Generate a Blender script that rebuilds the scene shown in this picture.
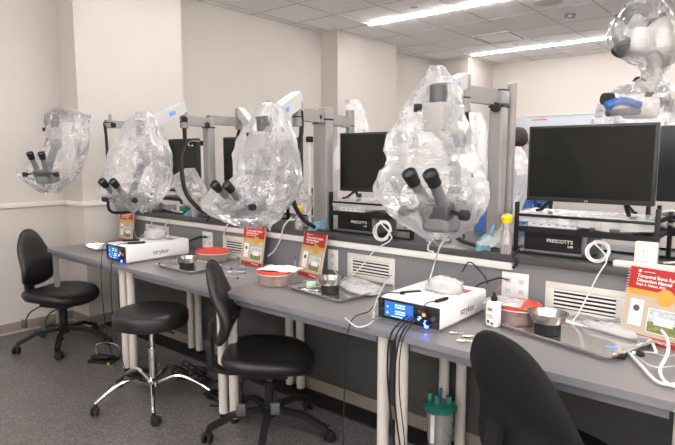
import bpy, bmesh, math, random
from mathutils import Vector, Matrix, noise
for o in list(bpy.data.objects): bpy.data.objects.remove(o)
random.seed(7)
PI = math.pi
SC = bpy.context.scene
COL = SC.collection
# ---------------------------------------------------------------- camera, world, exposure
F_PX, YAW, PITCH, EYE = 556.38, 0.70207, 0.11791, 1.6
cd = bpy.data.cameras.new('camera'); cam = bpy.data.objects.new('camera', cd); COL.objects.link(cam)
cd.sensor_width = 36; cd.lens = 36*F_PX/675; cd.clip_start = .05; cd.clip_end = 60
cam.location = (0, 0, EYE); cam.rotation_euler = (PI/2-PITCH, 0, YAW)
SC.camera = cam
w = bpy.data.worlds.new('world'); SC.world = w; w.use_nodes = True
w.node_tree.nodes['Background'].inputs[0].default_value = (.9, .93, 1, 1)
w.node_tree.nodes['Background'].inputs[1].default_value = .15
SC.view_settings.view_transform = 'Standard'; SC.view_settings.look = 'None'
SC.view_settings.gamma = 1; SC.view_settings.use_curve_mapping = False
SC.view_settings.exposure = 0.76
LAMP_STRENGTH = 60.0        # linear ceiling lamps
FILL_STRENGTH = 3.0       # added fill light from invented glowing panels out of view
LAMP_Y = [-2.98, .24, 3.457, 6.673, 9.89]
FZ = -.15                   # floor level in working units (eye at 1.6); everything is brought to metres at the end

# a pixel of the photograph plus a real distance (or plane) gives a point in the room
fw = Vector((-math.sin(YAW)*math.cos(PITCH), math.cos(YAW)*math.cos(PITCH), -math.sin(PITCH)))
rt = Vector((math.cos(YAW), math.sin(YAW), 0)); up = rt.cross(fw)
def ray(x, y): return fw + rt*((x-337.5)/F_PX) - up*((y-222.5)/F_PX)
def atD(x, y, D): return Vector((0, 0, EYE)) + ray(x, y)*D
def atY(x, y, Y): r = ray(x, y); return Vector((0, 0, EYE)) + r*(Y/r.y)
def atZ(x, y, Z): r = ray(x, y); return Vector((0, 0, EYE)) + r*((Z-EYE)/r.z)

# ---------------------------------------------------------------- materials
MATS = {}
def mat(name, col, rough=.5, metal=0, bump=0, bscale=60, var=0, vscale=8, emit=0, ecol=None, coat=0, trans=0):
    if name in MATS: return MATS[name]
    m = bpy.data.materials.new(name); m.use_nodes = True; MATS[name] = m
    nt = m.node_tree; b = nt.nodes['Principled BSDF']
    b.inputs['Base Color'].default_value = (*col, 1); b.inputs['Roughness'].default_value = rough
    b.inputs['Metallic'].default_value = metal; b.inputs['Coat Weight'].default_value = coat
    b.inputs['Transmission Weight'].default_value = trans
    if emit:
        b.inputs['Emission Color'].default_value = (*(ecol or col), 1); b.inputs['Emission Strength'].default_value = emit
    tc = nt.nodes.new('ShaderNodeTexCoord')
    if var:
        n = nt.nodes.new('ShaderNodeTexNoise'); n.inputs['Scale'].default_value = vscale; n.inputs['Detail'].default_value = 5
        nt.links.new(tc.outputs['Object'], n.inputs['Vector'])
        r = nt.nodes.new('ShaderNodeMapRange'); r.inputs[1].default_value = .3; r.inputs[2].default_value = .7
        r.inputs[3].default_value = 1-var; r.inputs[4].default_value = 1+var
        nt.links.new(n.outputs['Fac'], r.inputs[0])
        mx = nt.nodes.new('ShaderNodeVectorMath'); mx.operation = 'SCALE'; mx.inputs[0].default_value = col
        nt.links.new(r.outputs[0], mx.inputs['Scale']); nt.links.new(mx.outputs[0], b.inputs['Base Color'])
    if bump:
        n = nt.nodes.new('ShaderNodeTexNoise'); n.inputs['Scale'].default_value = bscale; n.inputs['Detail'].default_value = 4
        nt.links.new(tc.outputs['Object'], n.inputs['Vector'])
        bp = nt.nodes.new('ShaderNodeBump'); bp.inputs['Strength'].default_value = bump; bp.inputs['Distance'].default_value = .01
        nt.links.new(n.outputs['Fac'], bp.inputs['Height']); nt.links.new(bp.outputs[0], b.inputs['Normal'])
    return m

WALL = mat('wall_paint', (.52, .483, .447), .75, bump=.04, bscale=90, var=.02, vscale=2)
CEIL = mat('ceiling_tile', (.93, .90, .90), .95, bump=.25, bscale=180, var=.03, vscale=60)
GRID = mat('ceiling_bar', (.62, .58, .575), .6)
BASE = mat('rubber_base', (.24, .20, .165), .55, var=.05)
RAIL = mat('rail_white', (.72, .69, .66), .35)
PART = mat('partition_laminate', (.19, .188, .195), .45, var=.04, vscale=3)
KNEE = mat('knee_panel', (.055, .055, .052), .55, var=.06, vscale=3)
LEDGE = mat('ledge_laminate', (.055, .052, .052), .33, var=.06, vscale=5)
DESKM = mat('desk_laminate', (.19, .18, .182), .30, var=.04, vscale=4)
DEDGE = mat('desk_edge', (.17, .17, .19), .45)
CREAM = mat('leg_paint', (.56, .52, .48), .35)
POSTM = mat('stand_paint', (.25, .235, .225), .4, var=.02)
ARMW = mat('arm_white', (.50, .49, .48), .3)
BLK = mat('black_plastic', (.012, .012, .013), .42, var=.1)
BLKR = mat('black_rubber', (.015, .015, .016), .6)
BLKM = mat('black_metal', (.018, .018, .02), .35, metal=.3)
VINYL = mat('black_vinyl', (.012, .0115, .0115), .38, bump=.06, bscale=220, var=.08)
FABRIC = mat('black_fabric', (.009, .009, .009), .85, bump=.5, bscale=500, var=.2, vscale=200)
GREYD = mat('dark_grey', (.06, .06, .065), .4)
GREYM = mat('mid_grey', (.15, .15, .16), .4)
SCREEN = mat('screen', (.012, .012, .010), .14, var=.25, vscale=3)
MATS['screen'].node_tree.nodes['Principled BSDF'].inputs['Specular IOR Level'].default_value = .22
BEZEL = mat('bezel', (.028, .030, .030), .38)
WHITE = mat('white_plastic', (.78, .77, .77), .28)
OFFW = mat('offwhite_plastic', (.66, .62, .58), .4)
CHROME = mat('chrome', (.75, .74, .73), .12, metal=1)
STEEL = mat('steel', (.44, .42, .40), .26, metal=1, bump=.05, bscale=30)
STEELD = mat('steel_tray', (.70, .69, .68), .15, metal=.9, bump=.04, bscale=12)
RED = mat('lid_red', (.62, .055, .03), .3)
BOOKR = mat('cover_red', (.38, .014, .016), .4)
BOOKT = mat('cover_tan', (.48, .38, .29), .5, var=.05, vscale=20)
BOOKY = mat('cover_yellow', (.56, .32, .05), .45)
PAPER = mat('paper', (.80, .78, .74), .7)
YEL = mat('yellow_plastic', (.75, .53, .01), .4)
BLUE = mat('blue_plastic', (.03, .10, .36), .35)
BLUEL = mat('blue_label', (.12, .28, .66), .4)
TEAL = mat('teal_plastic', (.03, .20, .155), .3)
GREENP = mat('green_plastic', (.02, .17, .11), .4)
TOWEL = mat('blue_towel', (.15, .30, .34), .85, bump=.3, bscale=120)
TUBEW = mat('white_cable', (.66, .65, .64), .4)
BRASS = mat('bur_metal', (.62, .52, .44), .25, metal=1)
FOAM = mat('green_foam', (.50, .66, .52), .8)
SKIN = mat('skin', (.55, .33, .24), .5)
HAIR = mat('hair', (.028, .018, .013), .7, bump=.5, bscale=120)
SCRUB = mat('scrub_blue', (.05, .13, .36), .85, bump=.2, bscale=40)
LAMPM = mat('lamp_diffuser', (1, 1, 1), .5, emit=LAMP_STRENGTH, ecol=(1, .97, .945))
LENS = mat('lens_glass', (.03, .035, .05), .05, coat=1)
BLUEGLOW = mat('blue_glow', (.1, .2, 1), .4, emit=5, ecol=(.06, .12, 1))
SCRBLUE = mat('lit_screen', (.02, .08, .3), .3, emit=.75, ecol=(.015, .10, .34))
SCRTXT = mat('lit_text', (.5, .8, 1), .3, emit=1.1, ecol=(.45, .8, 1))
ORANGE = mat('orange_glow', (.9, .3, .1), .4, emit=.6, ecol=(1, .35, .1))
BOARD = mat('board_grey', (.46, .49, .53), .35)
DARKBK = mat('dark_panel', (.035, .035, .04), .4)

for _n in ('black_plastic', 'black_rubber', 'black_metal', 'black_fabric', 'bezel', 'black_vinyl'):
    MATS[_n].node_tree.nodes['Principled BSDF'].inputs['Specular IOR Level'].default_value = .25 if _n != 'black_vinyl' else .4
def floor_mat():
    m = bpy.data.materials.new('speckled_floor'); m.use_nodes = True; nt = m.node_tree; b = nt.nodes['Principled BSDF']
    tc = nt.nodes.new('ShaderNodeTexCoord')
    n1 = nt.nodes.new('ShaderNodeTexNoise'); n1.inputs['Scale'].default_value = 110; n1.inputs['Detail'].default_value = 3
    n2 = nt.nodes.new('ShaderNodeTexNoise'); n2.inputs['Scale'].default_value = 3
    for n in (n1, n2): nt.links.new(tc.outputs['Object'], n.inputs['Vector'])
    r = nt.nodes.new('ShaderNodeValToRGB'); e = r.color_ramp.elements
    e[0].position = .32; e[0].color = (.038, .034, .034, 1); e[1].position = .68; e[1].color = (.21, .192, .186, 1)
    x = e.new(.5); x.color = (.10, .091, .089, 1)
    nt.links.new(n1.outputs['Fac'], r.inputs[0]); nt.links.new(r.outputs[0], b.inputs['Base Color'])
    mr = nt.nodes.new('ShaderNodeMapRange'); mr.inputs[3].default_value = .3; mr.inputs[4].default_value = .5
    nt.links.new(n2.outputs['Fac'], mr.inputs[0]); nt.links.new(mr.outputs[0], b.inputs['Roughness'])
    return m
FLOORM = floor_mat()

def film_mat(name, tint, clear, white, bump=.5, scale=16):
    """clear wrinkled plastic film: mostly see-through, glossy on the folds, a little milky"""
    m = bpy.data.materials.new(name); m.use_nodes = True; nt = m.node_tree; nt.nodes.clear(); MATS[name] = m
    out = nt.nodes.new('ShaderNodeOutputMaterial')
    tc = nt.nodes.new('ShaderNodeTexCoord')
    n = nt.nodes.new('ShaderNodeTexNoise'); n.inputs['Scale'].default_value = scale; n.inputs['Detail'].default_value = 3; n.inputs['Distortion'].default_value = 1.2
    n.noise_type = 'RIDGED_MULTIFRACTAL'
    nt.links.new(tc.outputs['Object'], n.inputs['Vector'])
    bp = nt.nodes.new('ShaderNodeBump'); bp.inputs['Strength'].default_value = bump; bp.inputs['Distance'].default_value = .02
    nt.links.new(n.outputs['Fac'], bp.inputs['Height'])
    tr = nt.nodes.new('ShaderNodeBsdfTransparent'); tr.inputs[0].default_value = (.97, .97, .98, 1)
    gl = nt.nodes.new('ShaderNodeBsdfGlossy'); gl.inputs['Roughness'].default_value = .2; gl.inputs[0].default_value = (1, 1, 1, 1)
    df = nt.nodes.new('ShaderNodeBsdfDiffuse'); df.inputs[0].default_value = (*tint, 1)
    tl = nt.nodes.new('ShaderNodeBsdfTranslucent'); tl.inputs[0].default_value = (*tint, 1)
    fr = nt.nodes.new('ShaderNodeFresnel'); fr.inputs['IOR'].default_value = 1.5
    for s in (gl, df, tl, fr): nt.links.new(bp.outputs[0], s.inputs['Normal'])
    lw = nt.nodes.new('ShaderNodeLayerWeight'); lw.inputs['Blend'].default_value = .35; nt.links.new(bp.outputs[0], lw.inputs['Normal'])
    mr = nt.nodes.new('ShaderNodeMapRange'); mr.inputs[3].default_value = white; mr.inputs[4].default_value = min(.97, white+.40)
    nt.links.new(lw.outputs['Facing'], mr.inputs[0])
    md = nt.nodes.new('ShaderNodeMixShader'); md.inputs[0].default_value = .4
    nt.links.new(df.outputs[0], md.inputs[1]); nt.links.new(tl.outputs[0], md.inputs[2])
    m1 = nt.nodes.new('ShaderNodeMixShader')
    nt.links.new(mr.outputs[0], m1.inputs[0]); nt.links.new(tr.outputs[0], m1.inputs[1]); nt.links.new(md.outputs[0], m1.inputs[2])
    m2 = nt.nodes.new('ShaderNodeMixShader')
    ad = nt.nodes.new('ShaderNodeMath'); ad.operation = 'MULTIPLY'; ad.use_clamp = True; ad.inputs[1].default_value = 1.3
    nt.links.new(fr.outputs[0], ad.inputs[0]); nt.links.new(ad.outputs[0], m2.inputs[0])
    nt.links.new(m1.outputs[0], m2.inputs[1]); nt.links.new(gl.outputs[0], m2.inputs[2])
    nt.links.new(m2.outputs[0], out.inputs[0])
    return m
FILM = film_mat('drape_film', (.92, .90, .905), .8, .24)
FILMW = film_mat('milky_film', (.88, .87, .87), .5, .58)
CLEAR = film_mat('clear_tub', (.85, .72, .68), .6, .30, bump=.1)
BAGM = film_mat('clear_bag', (.88, .88, .88), .7, .3, scale=30)

# ---------------------------------------------------------------- mesh builder
class MB:
    def __init__(s, m=None): s.bm = bmesh.new(); s.mats = []; s.cur = 0; s.M = Matrix(); m and s.m(m)
    def m(s, m):
        if m not in s.mats: s.mats.append(m)
        s.cur = s.mats.index(m); return s
    def face(s, vs):
        try: f = s.bm.faces.new(vs); f.material_index = s.cur; return f
        except ValueError: return None
    def v(s, p): return s.bm.verts.new(s.M @ Vector(p))
    def box(s, a, b, bev=0, seg=2, M=None):
        x0, y0, z0 = a; x1, y1, z1 = b
        P = [(x0, y0, z0), (x1, y0, z0), (x1, y1, z0), (x0, y1, z0), (x0, y0, z1), (x1, y0, z1), (x1, y1, z1), (x0, y1, z1)]
        V = [s.v(M @ Vector(p) if M else p) for p in P]
        fs = [s.face([V[i] for i in q]) for q in ((3, 2, 1, 0), (4, 5, 6, 7), (0, 1, 5, 4), (1, 2, 6, 5), (2, 3, 7, 6), (3, 0, 4, 7))]
        if bev:
            es = list({e for f in fs for e in f.edges})
            r = bmesh.ops.bevel(s.bm, geom=es, offset=bev, segments=seg, affect='EDGES', profile=.5, clamp_overlap=True)
            for f in r['faces']: f.material_index = s.cur
        return s
    def cbox(s, c, size, rot=0, tilt=0, bev=0, seg=2):
        M = Matrix.Translation(c) @ Matrix.Rotation(rot, 4, 'Z') @ Matrix.Rotation(tilt, 4, 'X')
        h = [q/2 for q in size]
        return s.box((-h[0], -h[1], -h[2]), tuple(h), bev, seg, M)
    def rings(s, R, cap0=True, cap1=True, closed=True):
        L = [[s.v(p) for p in r] for r in R]
        n = len(L[0])
        for a, b in zip(L, L[1:]):
            for i in range(n if closed else n-1):
                j = (i+1) % n; s.face([a[i], a[j], b[j], b[i]])
        if cap0: s.face(L[0][::-1])
        if cap1: s.face(L[-1])
        return s
    def cyl(s, p0, p1, r0, r1=None, seg=20, bev=0):
        p0 = Vector(p0); p1 = Vector(p1); r1 = r0 if r1 is None else r1
        d = (p1-p0).normalized(); a = d.orthogonal().normalized(); b = d.cross(a)
        def ring(p, r): return [p+(a*math.cos(t)+b*math.sin(t))*r for t in [2*PI*i/seg for i in range(seg)]]
        if bev: R = [ring(p0, r0-bev), ring(p0+d*bev, r0), ring(p1-d*bev, r1), ring(p1, r1-bev)]
        else: R = [ring(p0, r0), ring(p1, r1)]
        return s.rings(R)
    def lathe(s, prof, c=(0, 0, 0), axis=(0, 0, 1), seg=28, sx=1, sy=1):
        c = Vector(c); d = Vector(axis).normalized()
        if abs(d.z) > .999: a = Vector((1, 0, 0)); b = Vector((0, 1, 0))*(1 if d.z > 0 else -1)
        else: a = d.orthogonal().normalized(); b = d.cross(a)
        R = [[c+d*z+(a*math.cos(2*PI*i/seg)*sx+b*math.sin(2*PI*i/seg)*sy)*max(r, 1e-4) for i in range(seg)] for r, z in prof]
        return s.rings(R)
    def tube(s, pts, r, seg=8, smooth=6, cap=True):
        P = spline(pts, smooth) if smooth else [Vector(p) for p in pts]
        rr = r if callable(r) else (lambda t: r)
        R = []; t0 = (P[1]-P[0]).normalized(); a = t0.orthogonal().normalized()
        for i, p in enumerate(P):
            t = (P[min(i+1, len(P)-1)]-P[max(i-1, 0)])
            t = t.normalized() if t.length > 1e-7 else t0
            a = (a-t*a.dot(t)); a = a.normalized() if a.length > 1e-6 else t.orthogonal().normalized()
            b = t.cross(a); q = rr(i/(len(P)-1))
            R.append([p+(a*math.cos(2*PI*k/seg)+b*math.sin(2*PI*k/seg))*q for k in range(seg)])
        return s.rings(R, cap, cap)
    def bar(s, pts, w, h, smooth=0):
        """rectangular bar along points, w sideways, h up"""
        P = spline(pts, smooth) if smooth else [Vector(p) for p in pts]
        R = []
        for i, p in enumerate(P):
            t = (P[min(i+1, len(P)-1)]-P[max(i-1, 0)]).normalized()
            sd = t.cross(Vector((0, 0, 1))); sd = sd.normalized() if sd.length > 1e-4 else Vector((1, 0, 0))
            u = sd.cross(t).normalized()
            R.append([p+sd*w/2+u*h/2, p-sd*w/2+u*h/2, p-sd*w/2-u*h/2, p+sd*w/2-u*h/2])
        return s.rings(R)
    def pad(s, outline, layers, deform=None):
        """outline: list of (x,y); layers: (scale, z)"""
        D = deform or (lambda p: p)
        return s.rings([[D(Vector((x*k, y*k, z))) for x, y in outline] for k, z in layers])
    def prism(s, poly, z0, z1):
        return s.rings([[(x, y, z0) for x, y in poly], [(x, y, z1) for x, y in poly]])
    def build(s, name, parent=None, ang=35, smooth=True):
        bmesh.ops.remove_doubles(s.bm, verts=s.bm.verts, dist=1e-6)
        bmesh.ops.recalc_face_normals(s.bm, faces=s.bm.faces)
        me = bpy.data.meshes.new(name)
        for f in s.bm.faces: f.smooth = smooth
        s.bm.to_mesh(me); s.bm.free()
        for m in s.mats: me.materials.append(m)
        if smooth: me.set_sharp_from_angle(angle=math.radians(ang))
        o = bpy.data.objects.new(name, me); COL.objects.link(o)
        if parent: o.parent = parent
        return o
def spline(pts, n=6):
    P = [Vector(p) for p in pts]
    if len(P) < 3: return P
    out = []; E = [P[0]*2-P[1]]+P+[P[-1]*2-P[-2]]
    for i in range(1, len(E)-2):
        a, b, c, d = E[i-1:i+3]
        for k in range(n):
            t = k/n
            out.append(.5*((2*b)+(c-a)*t+(2*a-5*b+4*c-d)*t*t+(3*b-a-3*c+d)*t**3))
    out.append(P[-1]); return out
def tag(o, label, cat, group=None, kind=None):
    o['label'] = label; o['category'] = cat
    if group: o['group'] = group
    if kind: o['kind'] = kind
    return o
def empty(name, loc, rz=0, label=None, cat=None, group=None):
    o = bpy.data.objects.new(name, None); COL.objects.link(o); o.empty_display_size = .1
    o.location = loc; o.rotation_euler = (0, 0, rz)
    if label: tag(o, label, cat, group)
    return o
def struct(o, label=None):
    o['kind'] = 'structure'
    if label: o['label'] = label
    return o
def copy_tree(o, parent=None):
    c = o.copy(); COL.objects.link(c)
    if parent: c.parent = parent
    for ch in list(o.children): copy_tree(ch, c)
    return c
def text(name, body, size, m, parent, M, ext=.0006, align='LEFT', bold=0, sx=1):
    cu = bpy.data.curves.new(name, 'FONT'); cu.body = body; cu.size = size; cu.extrude = ext; cu.align_x = align; cu.offset = bold
    tmp = bpy.data.objects.new(name, cu); COL.objects.link(tmp)
    dg = bpy.context.evaluated_depsgraph_get(); me = bpy.data.meshes.new_from_object(tmp.evaluated_get(dg))
    bpy.data.objects.remove(tmp)
    me.transform(M @ Matrix.Diagonal((sx, 1, 1, 1))); me.materials.clear(); me.materials.append(m)
    o = bpy.data.objects.new(name, me); COL.objects.link(o)
    if parent: o.parent = parent
    return o
FRONT = Matrix.Rotation(PI/2, 4, 'X')        # text lying in XY stands up facing -Y
def one(name, mb, label, cat, group=None, **k): return tag(mb.build(name, **k), label, cat, group)

# ---------------------------------------------------------------- the room
H, WX, PX = 3.509, -5.94, -5.57
XR, Y0, Y1 = 3.6, -3.8, 11.27
o = MB(FLOORM).box((WX-.2, Y0-.1, FZ-.1), (XR+.1, Y1+.1, FZ)).build('floor', smooth=False); struct(o)
o = MB(CEIL).box((WX-.2, Y0-.1, H), (XR+.1, Y1+.1, H+.1)).build('ceiling', smooth=False); struct(o)
b = MB(WALL)
b.prism([(WX-.2, Y0), (WX, Y0), (WX, 2.615), (PX, 2.615), (PX, 3.84), (WX, 3.84), (WX, 6.63), (PX-.035, 6.63), (PX-.035, 8.205), (WX, 8.205), (WX, 10.04),
         (-5.186, 10.04), (-5.164, 10.68), (-5.25, 10.68), (-5.25, Y1), (WX-.2, Y1)], FZ, H)
struct(b.build('wall_left', smooth=False))
struct(MB(WALL).box((WX-.2, Y1, FZ), (XR, Y1+.1, H)).build('wall_back', smooth=False))
struct(MB(WALL).box((XR, Y0, FZ), (XR+.1, Y1, H)).build('wall_right', smooth=False))
struct(MB(WALL).box((WX-.2, Y0-.1, FZ), (XR, Y0, H)).build('wall_front', smooth=False))
FILL = mat('daylight_pane', (1, 1, 1), .5, emit=FILL_STRENGTH, ecol=(1, .97, .94))  # made-up glow, added out of view to lift ceiling and side-facing surfaces
FRM = mat('window_frame_paint', (.6, .58, .56), .4)
for i, (x0, x1) in enumerate([(-1.3, .8), (1.1, 3.0)]):  # invented framed fill panels on the unseen front wall
    f = MB(FRM).box((x0-.05, Y0, .85), (x0, Y0+.05, 2.75)).box((x1, Y0, .85), (x1+.05, Y0+.05, 2.75)).box((x0, Y0, .85), (x1, Y0+.05, .90)).box((x0, Y0, 2.70), (x1, Y0+.05, 2.75)).box(((x0+x1)/2-.02, Y0+.01, .9), ((x0+x1)/2+.02, Y0+.045, 2.7)).build('window_%d' % (i+1), smooth=False); struct(f)
    MB(FILL).box((x0, Y0+.002, .9), (x1, Y0+.008, 2.7)).build('pane', f, smooth=False)
for i, (y0, y1) in enumerate([(-2.6, -.2), (.4, 2.6)]):  # two more added fill panels, on the right wall out of view
    f = MB(FRM).box((XR-.05, y0-.05, .85), (XR, y0, 2.75)).box((XR-.05, y1, .85), (XR, y1+.05, 2.75)).box((XR-.05, y0, .85), (XR, y1, .90)).box((XR-.05, y0, 2.70), (XR, y1, 2.75)).build('window_%d' % (i+3), smooth=False); struct(f)
    MB(FILL).box((XR-.008, y0, .9), (XR-.002, y1, 2.7)).build('pane', f, smooth=False)
# ceiling bars
b = MB(GRID)
g = .011
xs = [-5.065+.7166*k for k in range(-1, 13)]
for x in xs: b.box((x-g, Y0, H-.004), (x+g, Y1, H-.0005))
for L in LAMP_Y:
    for d in (.897, 1.75, 2.483):
        if L+d < Y1-.1: b.box((WX, L+d-g, H-.0045), (XR, L+d+g, H-.0006))
    b.box((WX, L-g-.0, H-.0047), (-5.05, L+g, H-.0007))
struct(b.build('trim_1', smooth=False))
# lamps
for i, L in enumerate(LAMP_Y):
    hw = .022
    e = empty('linear_lamp', ((-5.03+2.9)/2, L, H-.013))
    x0, x1 = -5.03-e.location.x, 2.9-e.location.x
    MB(LAMPM).box((x0, -hw, -.007), (x1, hw, .008)).build('diffuser', e, smooth=False)
    MB(WHITE).box((x0-.012, -hw, -.009), (x0-.0005, hw, .0115)).box((x1+.0005, -hw, -.009), (x1+.012, hw, .0115)).build('housing', e, smooth=False)
    lab = ['white linear ceiling lamp at the near end of the room', 'white linear ceiling lamp above the open floor before the benches',
           'white linear ceiling lamp directly above the long bench', 'long bright linear ceiling lamp beyond the bench, the nearer one in view',
           'bright linear ceiling lamp closest to the far wall'][i]
    tag(e, lab, 'ceiling lamp')
# rail and baseboards following the left wall
def along(zs, dep, m, name):
    (z0, z1) = zs; b = MB(m)
    b.box((WX, Y0, z0), (WX+dep, 2.615-dep, z1), .002)
    b.box((WX, 2.615-dep, z0), (PX+dep, 2.615, z1), .002)
    b.box((PX, 2.615, z0), (PX+dep, 2.975, z1), .002)
    return struct(b.build(name))
along((1.103, 1.147), .022, RAIL, 'trim_2')
along((FZ+.02, -.041), .008, BASE, 'baseboard_left')
along((FZ, FZ+.02), .012, mat('base_lip', (.42, .38, .33), .5), 'trim_3')
struct(MB(BASE).box((-5.25, Y1-.01, FZ), (XR, Y1, FZ+.11)).build('baseboard_back', smooth=False))
# low partition behind the bench
b = MB(PART).box((PX, 3.0, FZ), (3.0, 3.72, 1.01))
b.m(DEDGE)
for x in (-3.30, -1.90, -.42, .95): b.box((x-.002, 2.9985, .75), (x+.002, 3.0005, 1.01))
struct(b.build('wall_middle', smooth=False))
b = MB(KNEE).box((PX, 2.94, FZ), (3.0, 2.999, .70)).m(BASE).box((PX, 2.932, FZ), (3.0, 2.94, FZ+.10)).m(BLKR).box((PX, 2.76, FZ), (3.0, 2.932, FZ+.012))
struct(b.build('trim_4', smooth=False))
b = MB(LEDGE).box((PX+.005, 2.965, 1.0105), (3.0, 3.76, 1.053), .004)
one('ledge_counter', b, 'dark grey ledge counter capping the low partition behind the bench', 'counter')
b = MB(RAIL).box((PX+.02, 2.972, .966), (-1.237, 2.999, 1.009), .003)
one('cable_raceway', b, 'white strip raceway running under the front edge of the dark ledge', 'raceway')
# far wall board and sign
p = atY(507, 118, 10.2); e = empty('wall_board', (-3.2, 11.26, 1.2), 0, 'long pale blue grey board on the far wall', 'board')
MB(BOARD).box((-2.0, -.04, 0), (2.9, 0, 1.20), .004).build('panel', e)
MB(mat('board_frame', (.62, .63, .65), .4)).box((-2.02, -.055, 1.20), (2.92, 0, 1.22)).box((-2.02, -.055, -.02), (2.92, 0, 0)).build('frame', e)
MB(RED).box((-1.15, -.043, 1.12), (-.85, -.0405, 1.14)).build('marking', e)

# ceiling fixtures
e = empty('air_diffuser', (-3.97, 8.708, H-.006), 0, 'square white ceiling air diffuser with dark slots between the lamps', 'air vent')
MB(WHITE).box((-.27, -.27, -.014), (.27, .27, -.006), .003).build('plate', e)
MB(BLKM).box((-.31, -.31, -.004), (.31, .31, .004)).build('slot', e)
MB(WHITE).box((-.33, -.33, -.010), (-.305, .33, .005)).box((.305, -.33, -.010), (.33, .33, .005)).box((-.33, -.33, -.010), (.33, -.305, .005)).box((-.33, .305, -.010), (.33, .33, .005)).build('frame', e)
def disc(name, q, r, lab, cat, m=WHITE, h=.02):
    p = atZ(*q, H); b = MB(m); b.lathe([(r, 0), (r*1.02, -.004), (r*.9, -h), (r*.3, -h*1.1), (0, -h*1.1)], (p.x, p.y, H-.005))
    one(name, b, lab, cat)
CW = mat('ceiling_white', (.55, .53, .52), .6)
disc('ceiling_speaker', (297, 14), .13, 'round pale speaker flush in a ceiling tile above the left wall', 'speaker', CEIL, .004)
disc('ceiling_speaker', (548, 2), .17, 'large round speaker ring in the ceiling at the top edge of the view', 'speaker', CW, .008)
disc('smoke_detector', (570, 14), .07, 'small grey smoke detector on the ceiling right of the air diffuser', 'detector', GREYM, .045)
disc('sprinkler_head', (414, 6), .055, 'small white sprinkler cap on the ceiling by the nearer lamp', 'sprinkler', CW, .012)
disc('sprinkler_head', (516, 44), .045, 'small white sprinkler cap on the ceiling close to the far lamp', 'sprinkler', CW, .012)
disc('smoke_detector', (621, 15), .07, 'dark small detector on the ceiling beside the hanging draped microscope', 'detector', GREYD, .03)

# ---------------------------------------------------------------- partition fittings
def vent(x, lab):
    e = empty('wall_vent', (x, 3.0, .755), 0, lab, 'vent', 'white louvred vents in the partition')
    b = MB(OFFW); W, Hh = .40, .175
    b.box((0, -.008, 0), (W, -.0005, .035), .002).box((0, -.008, Hh-.035), (W, -.0005, Hh), .002)
    b.box((0, -.008, .034), (.045, -.0005, Hh-.034), .002).box((W-.045, -.008, .034), (W, -.0005, Hh-.034), .002).build('frame', e)
    MB(BLKM).box((.044, -.0025, .034), (W-.044, -.0006, Hh-.034)).build('duct_opening', e)
    for k in range(5):
        z = .040+k*.0215
        MB(OFFW).cbox((W/2, -.0055, z+.007), (W-.09, .003, .0105), 0, -.35).build('slat', e)
vent(-1.05, 'white louvred vent on the partition behind the foil lined tray at right')
vent(-2.44, 'white louvred vent between the middle manual and the white console')
vent(-3.83, 'white louvred vent behind the flat red lidded container at left')
vent(-5.06, 'white louvred vent farthest left, partly behind the far white console')
def outlet(x, z0, w_, h_, lab):
    e = empty('wall_outlet', (x, 3.0, z0), 0, lab, 'outlet', 'white power outlets in the partition')
    MB(WHITE).box((0, -.007, 0), (w_, -.0005, h_), .002).build('plate', e)
    n = 2 if w_ > .12 else 1
    for k in range(n):
        cx = w_*(k+.5)/n
        for zz in (.3, .7):
            MB(OFFW).box((cx-.016, -.0095, h_*zz-.016), (cx+.016, -.0065, h_*zz+.016), .003).m(BLK).box((cx-.008, -.010, h_*zz-.004), (cx-.005, -.0093, h_*zz+.007)).box((cx+.005, -.010, h_*zz-.004), (cx+.008, -.0093, h_*zz+.007)).build('socket', e)
outlet(-1.30, .80, .155, .15, 'wide white outlet plate behind the white topped red lidded container')
outlet(-2.625, .785, .095, .15, 'white outlet plate just right of the middle manual')
outlet(-4.12, .79, .14, .145, 'white outlet plate with black plug left of the flat red container')
outlet(.35, .80, .155, .15, 'wide white outlet plate right of the near manual')

# ---------------------------------------------------------------- the desks
ZD = .745
bx = [-5.42, -4.10, -2.845, -1.53, -.22, 1.1]
dl = ['grey laminate desk farthest left against the corner pillar', 'grey laminate desk carrying the flat red lidded container and left trays',
      'grey laminate desk in the middle under the dark tray with a steel bowl', 'grey laminate desk at right under the big foil lined tray', 'grey laminate desk at the right edge of the view']
for i in range(5):
    x0, x1 = bx[i]+.0015, bx[i+1]-.0015
    e = empty('desk', ((x0+x1)/2, 2.18, 0), 0, dl[i], 'desk', 'grey laminate desks in a row')
    ox = e.location.x; a, c = x0-ox, x1-ox; oy = 2.18
    b = MB(DESKM)
    if False:
        poly = [(a, 0), (c, 0), (c, .815), (PX+.01-ox, .815), (PX+.01-ox, .20), (a, .20)]
        b.prism(poly, ZD-.004, ZD)
        b.m(DEDGE).prism([(x*.9995, y) for x, y in poly], ZD-.034, ZD-.004)
    else:
        b.box((a, 0, ZD-.004), (c, .815, ZD)).m(DEDGE).box((a, .0005, ZD-.034), (c, .8145, ZD-.0041))
    b.build('desktop', e, smooth=False)
    MB(DEDGE).box((a+.1, .06, ZD-.09), (c-.1, .085, ZD-.035)).box((a+.1, .68, ZD-.09), (c-.1, .705, ZD-.035)).build('frame_rail', e, smooth=False)
    for lx in ([a+.055, c-.055] if i else [c-.055]):
        for ly in (.06, .69):
            b = MB(CREAM).cyl((lx, ly, FZ+.035), (lx, ly, ZD-.036), .031, seg=24).m(BLK).cyl((lx, ly, FZ), (lx, ly, FZ+.036), .025, seg=16)
            b.build('leg', e)
    if i == 0:
        MB(POSTM).box((a+.02, .035, FZ+.035), (a+.06, .075, ZD-.035)).m(BLK).box((a+.02, .035, FZ), (a+.06, .075, FZ+.035)).build('leg', e)

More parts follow.
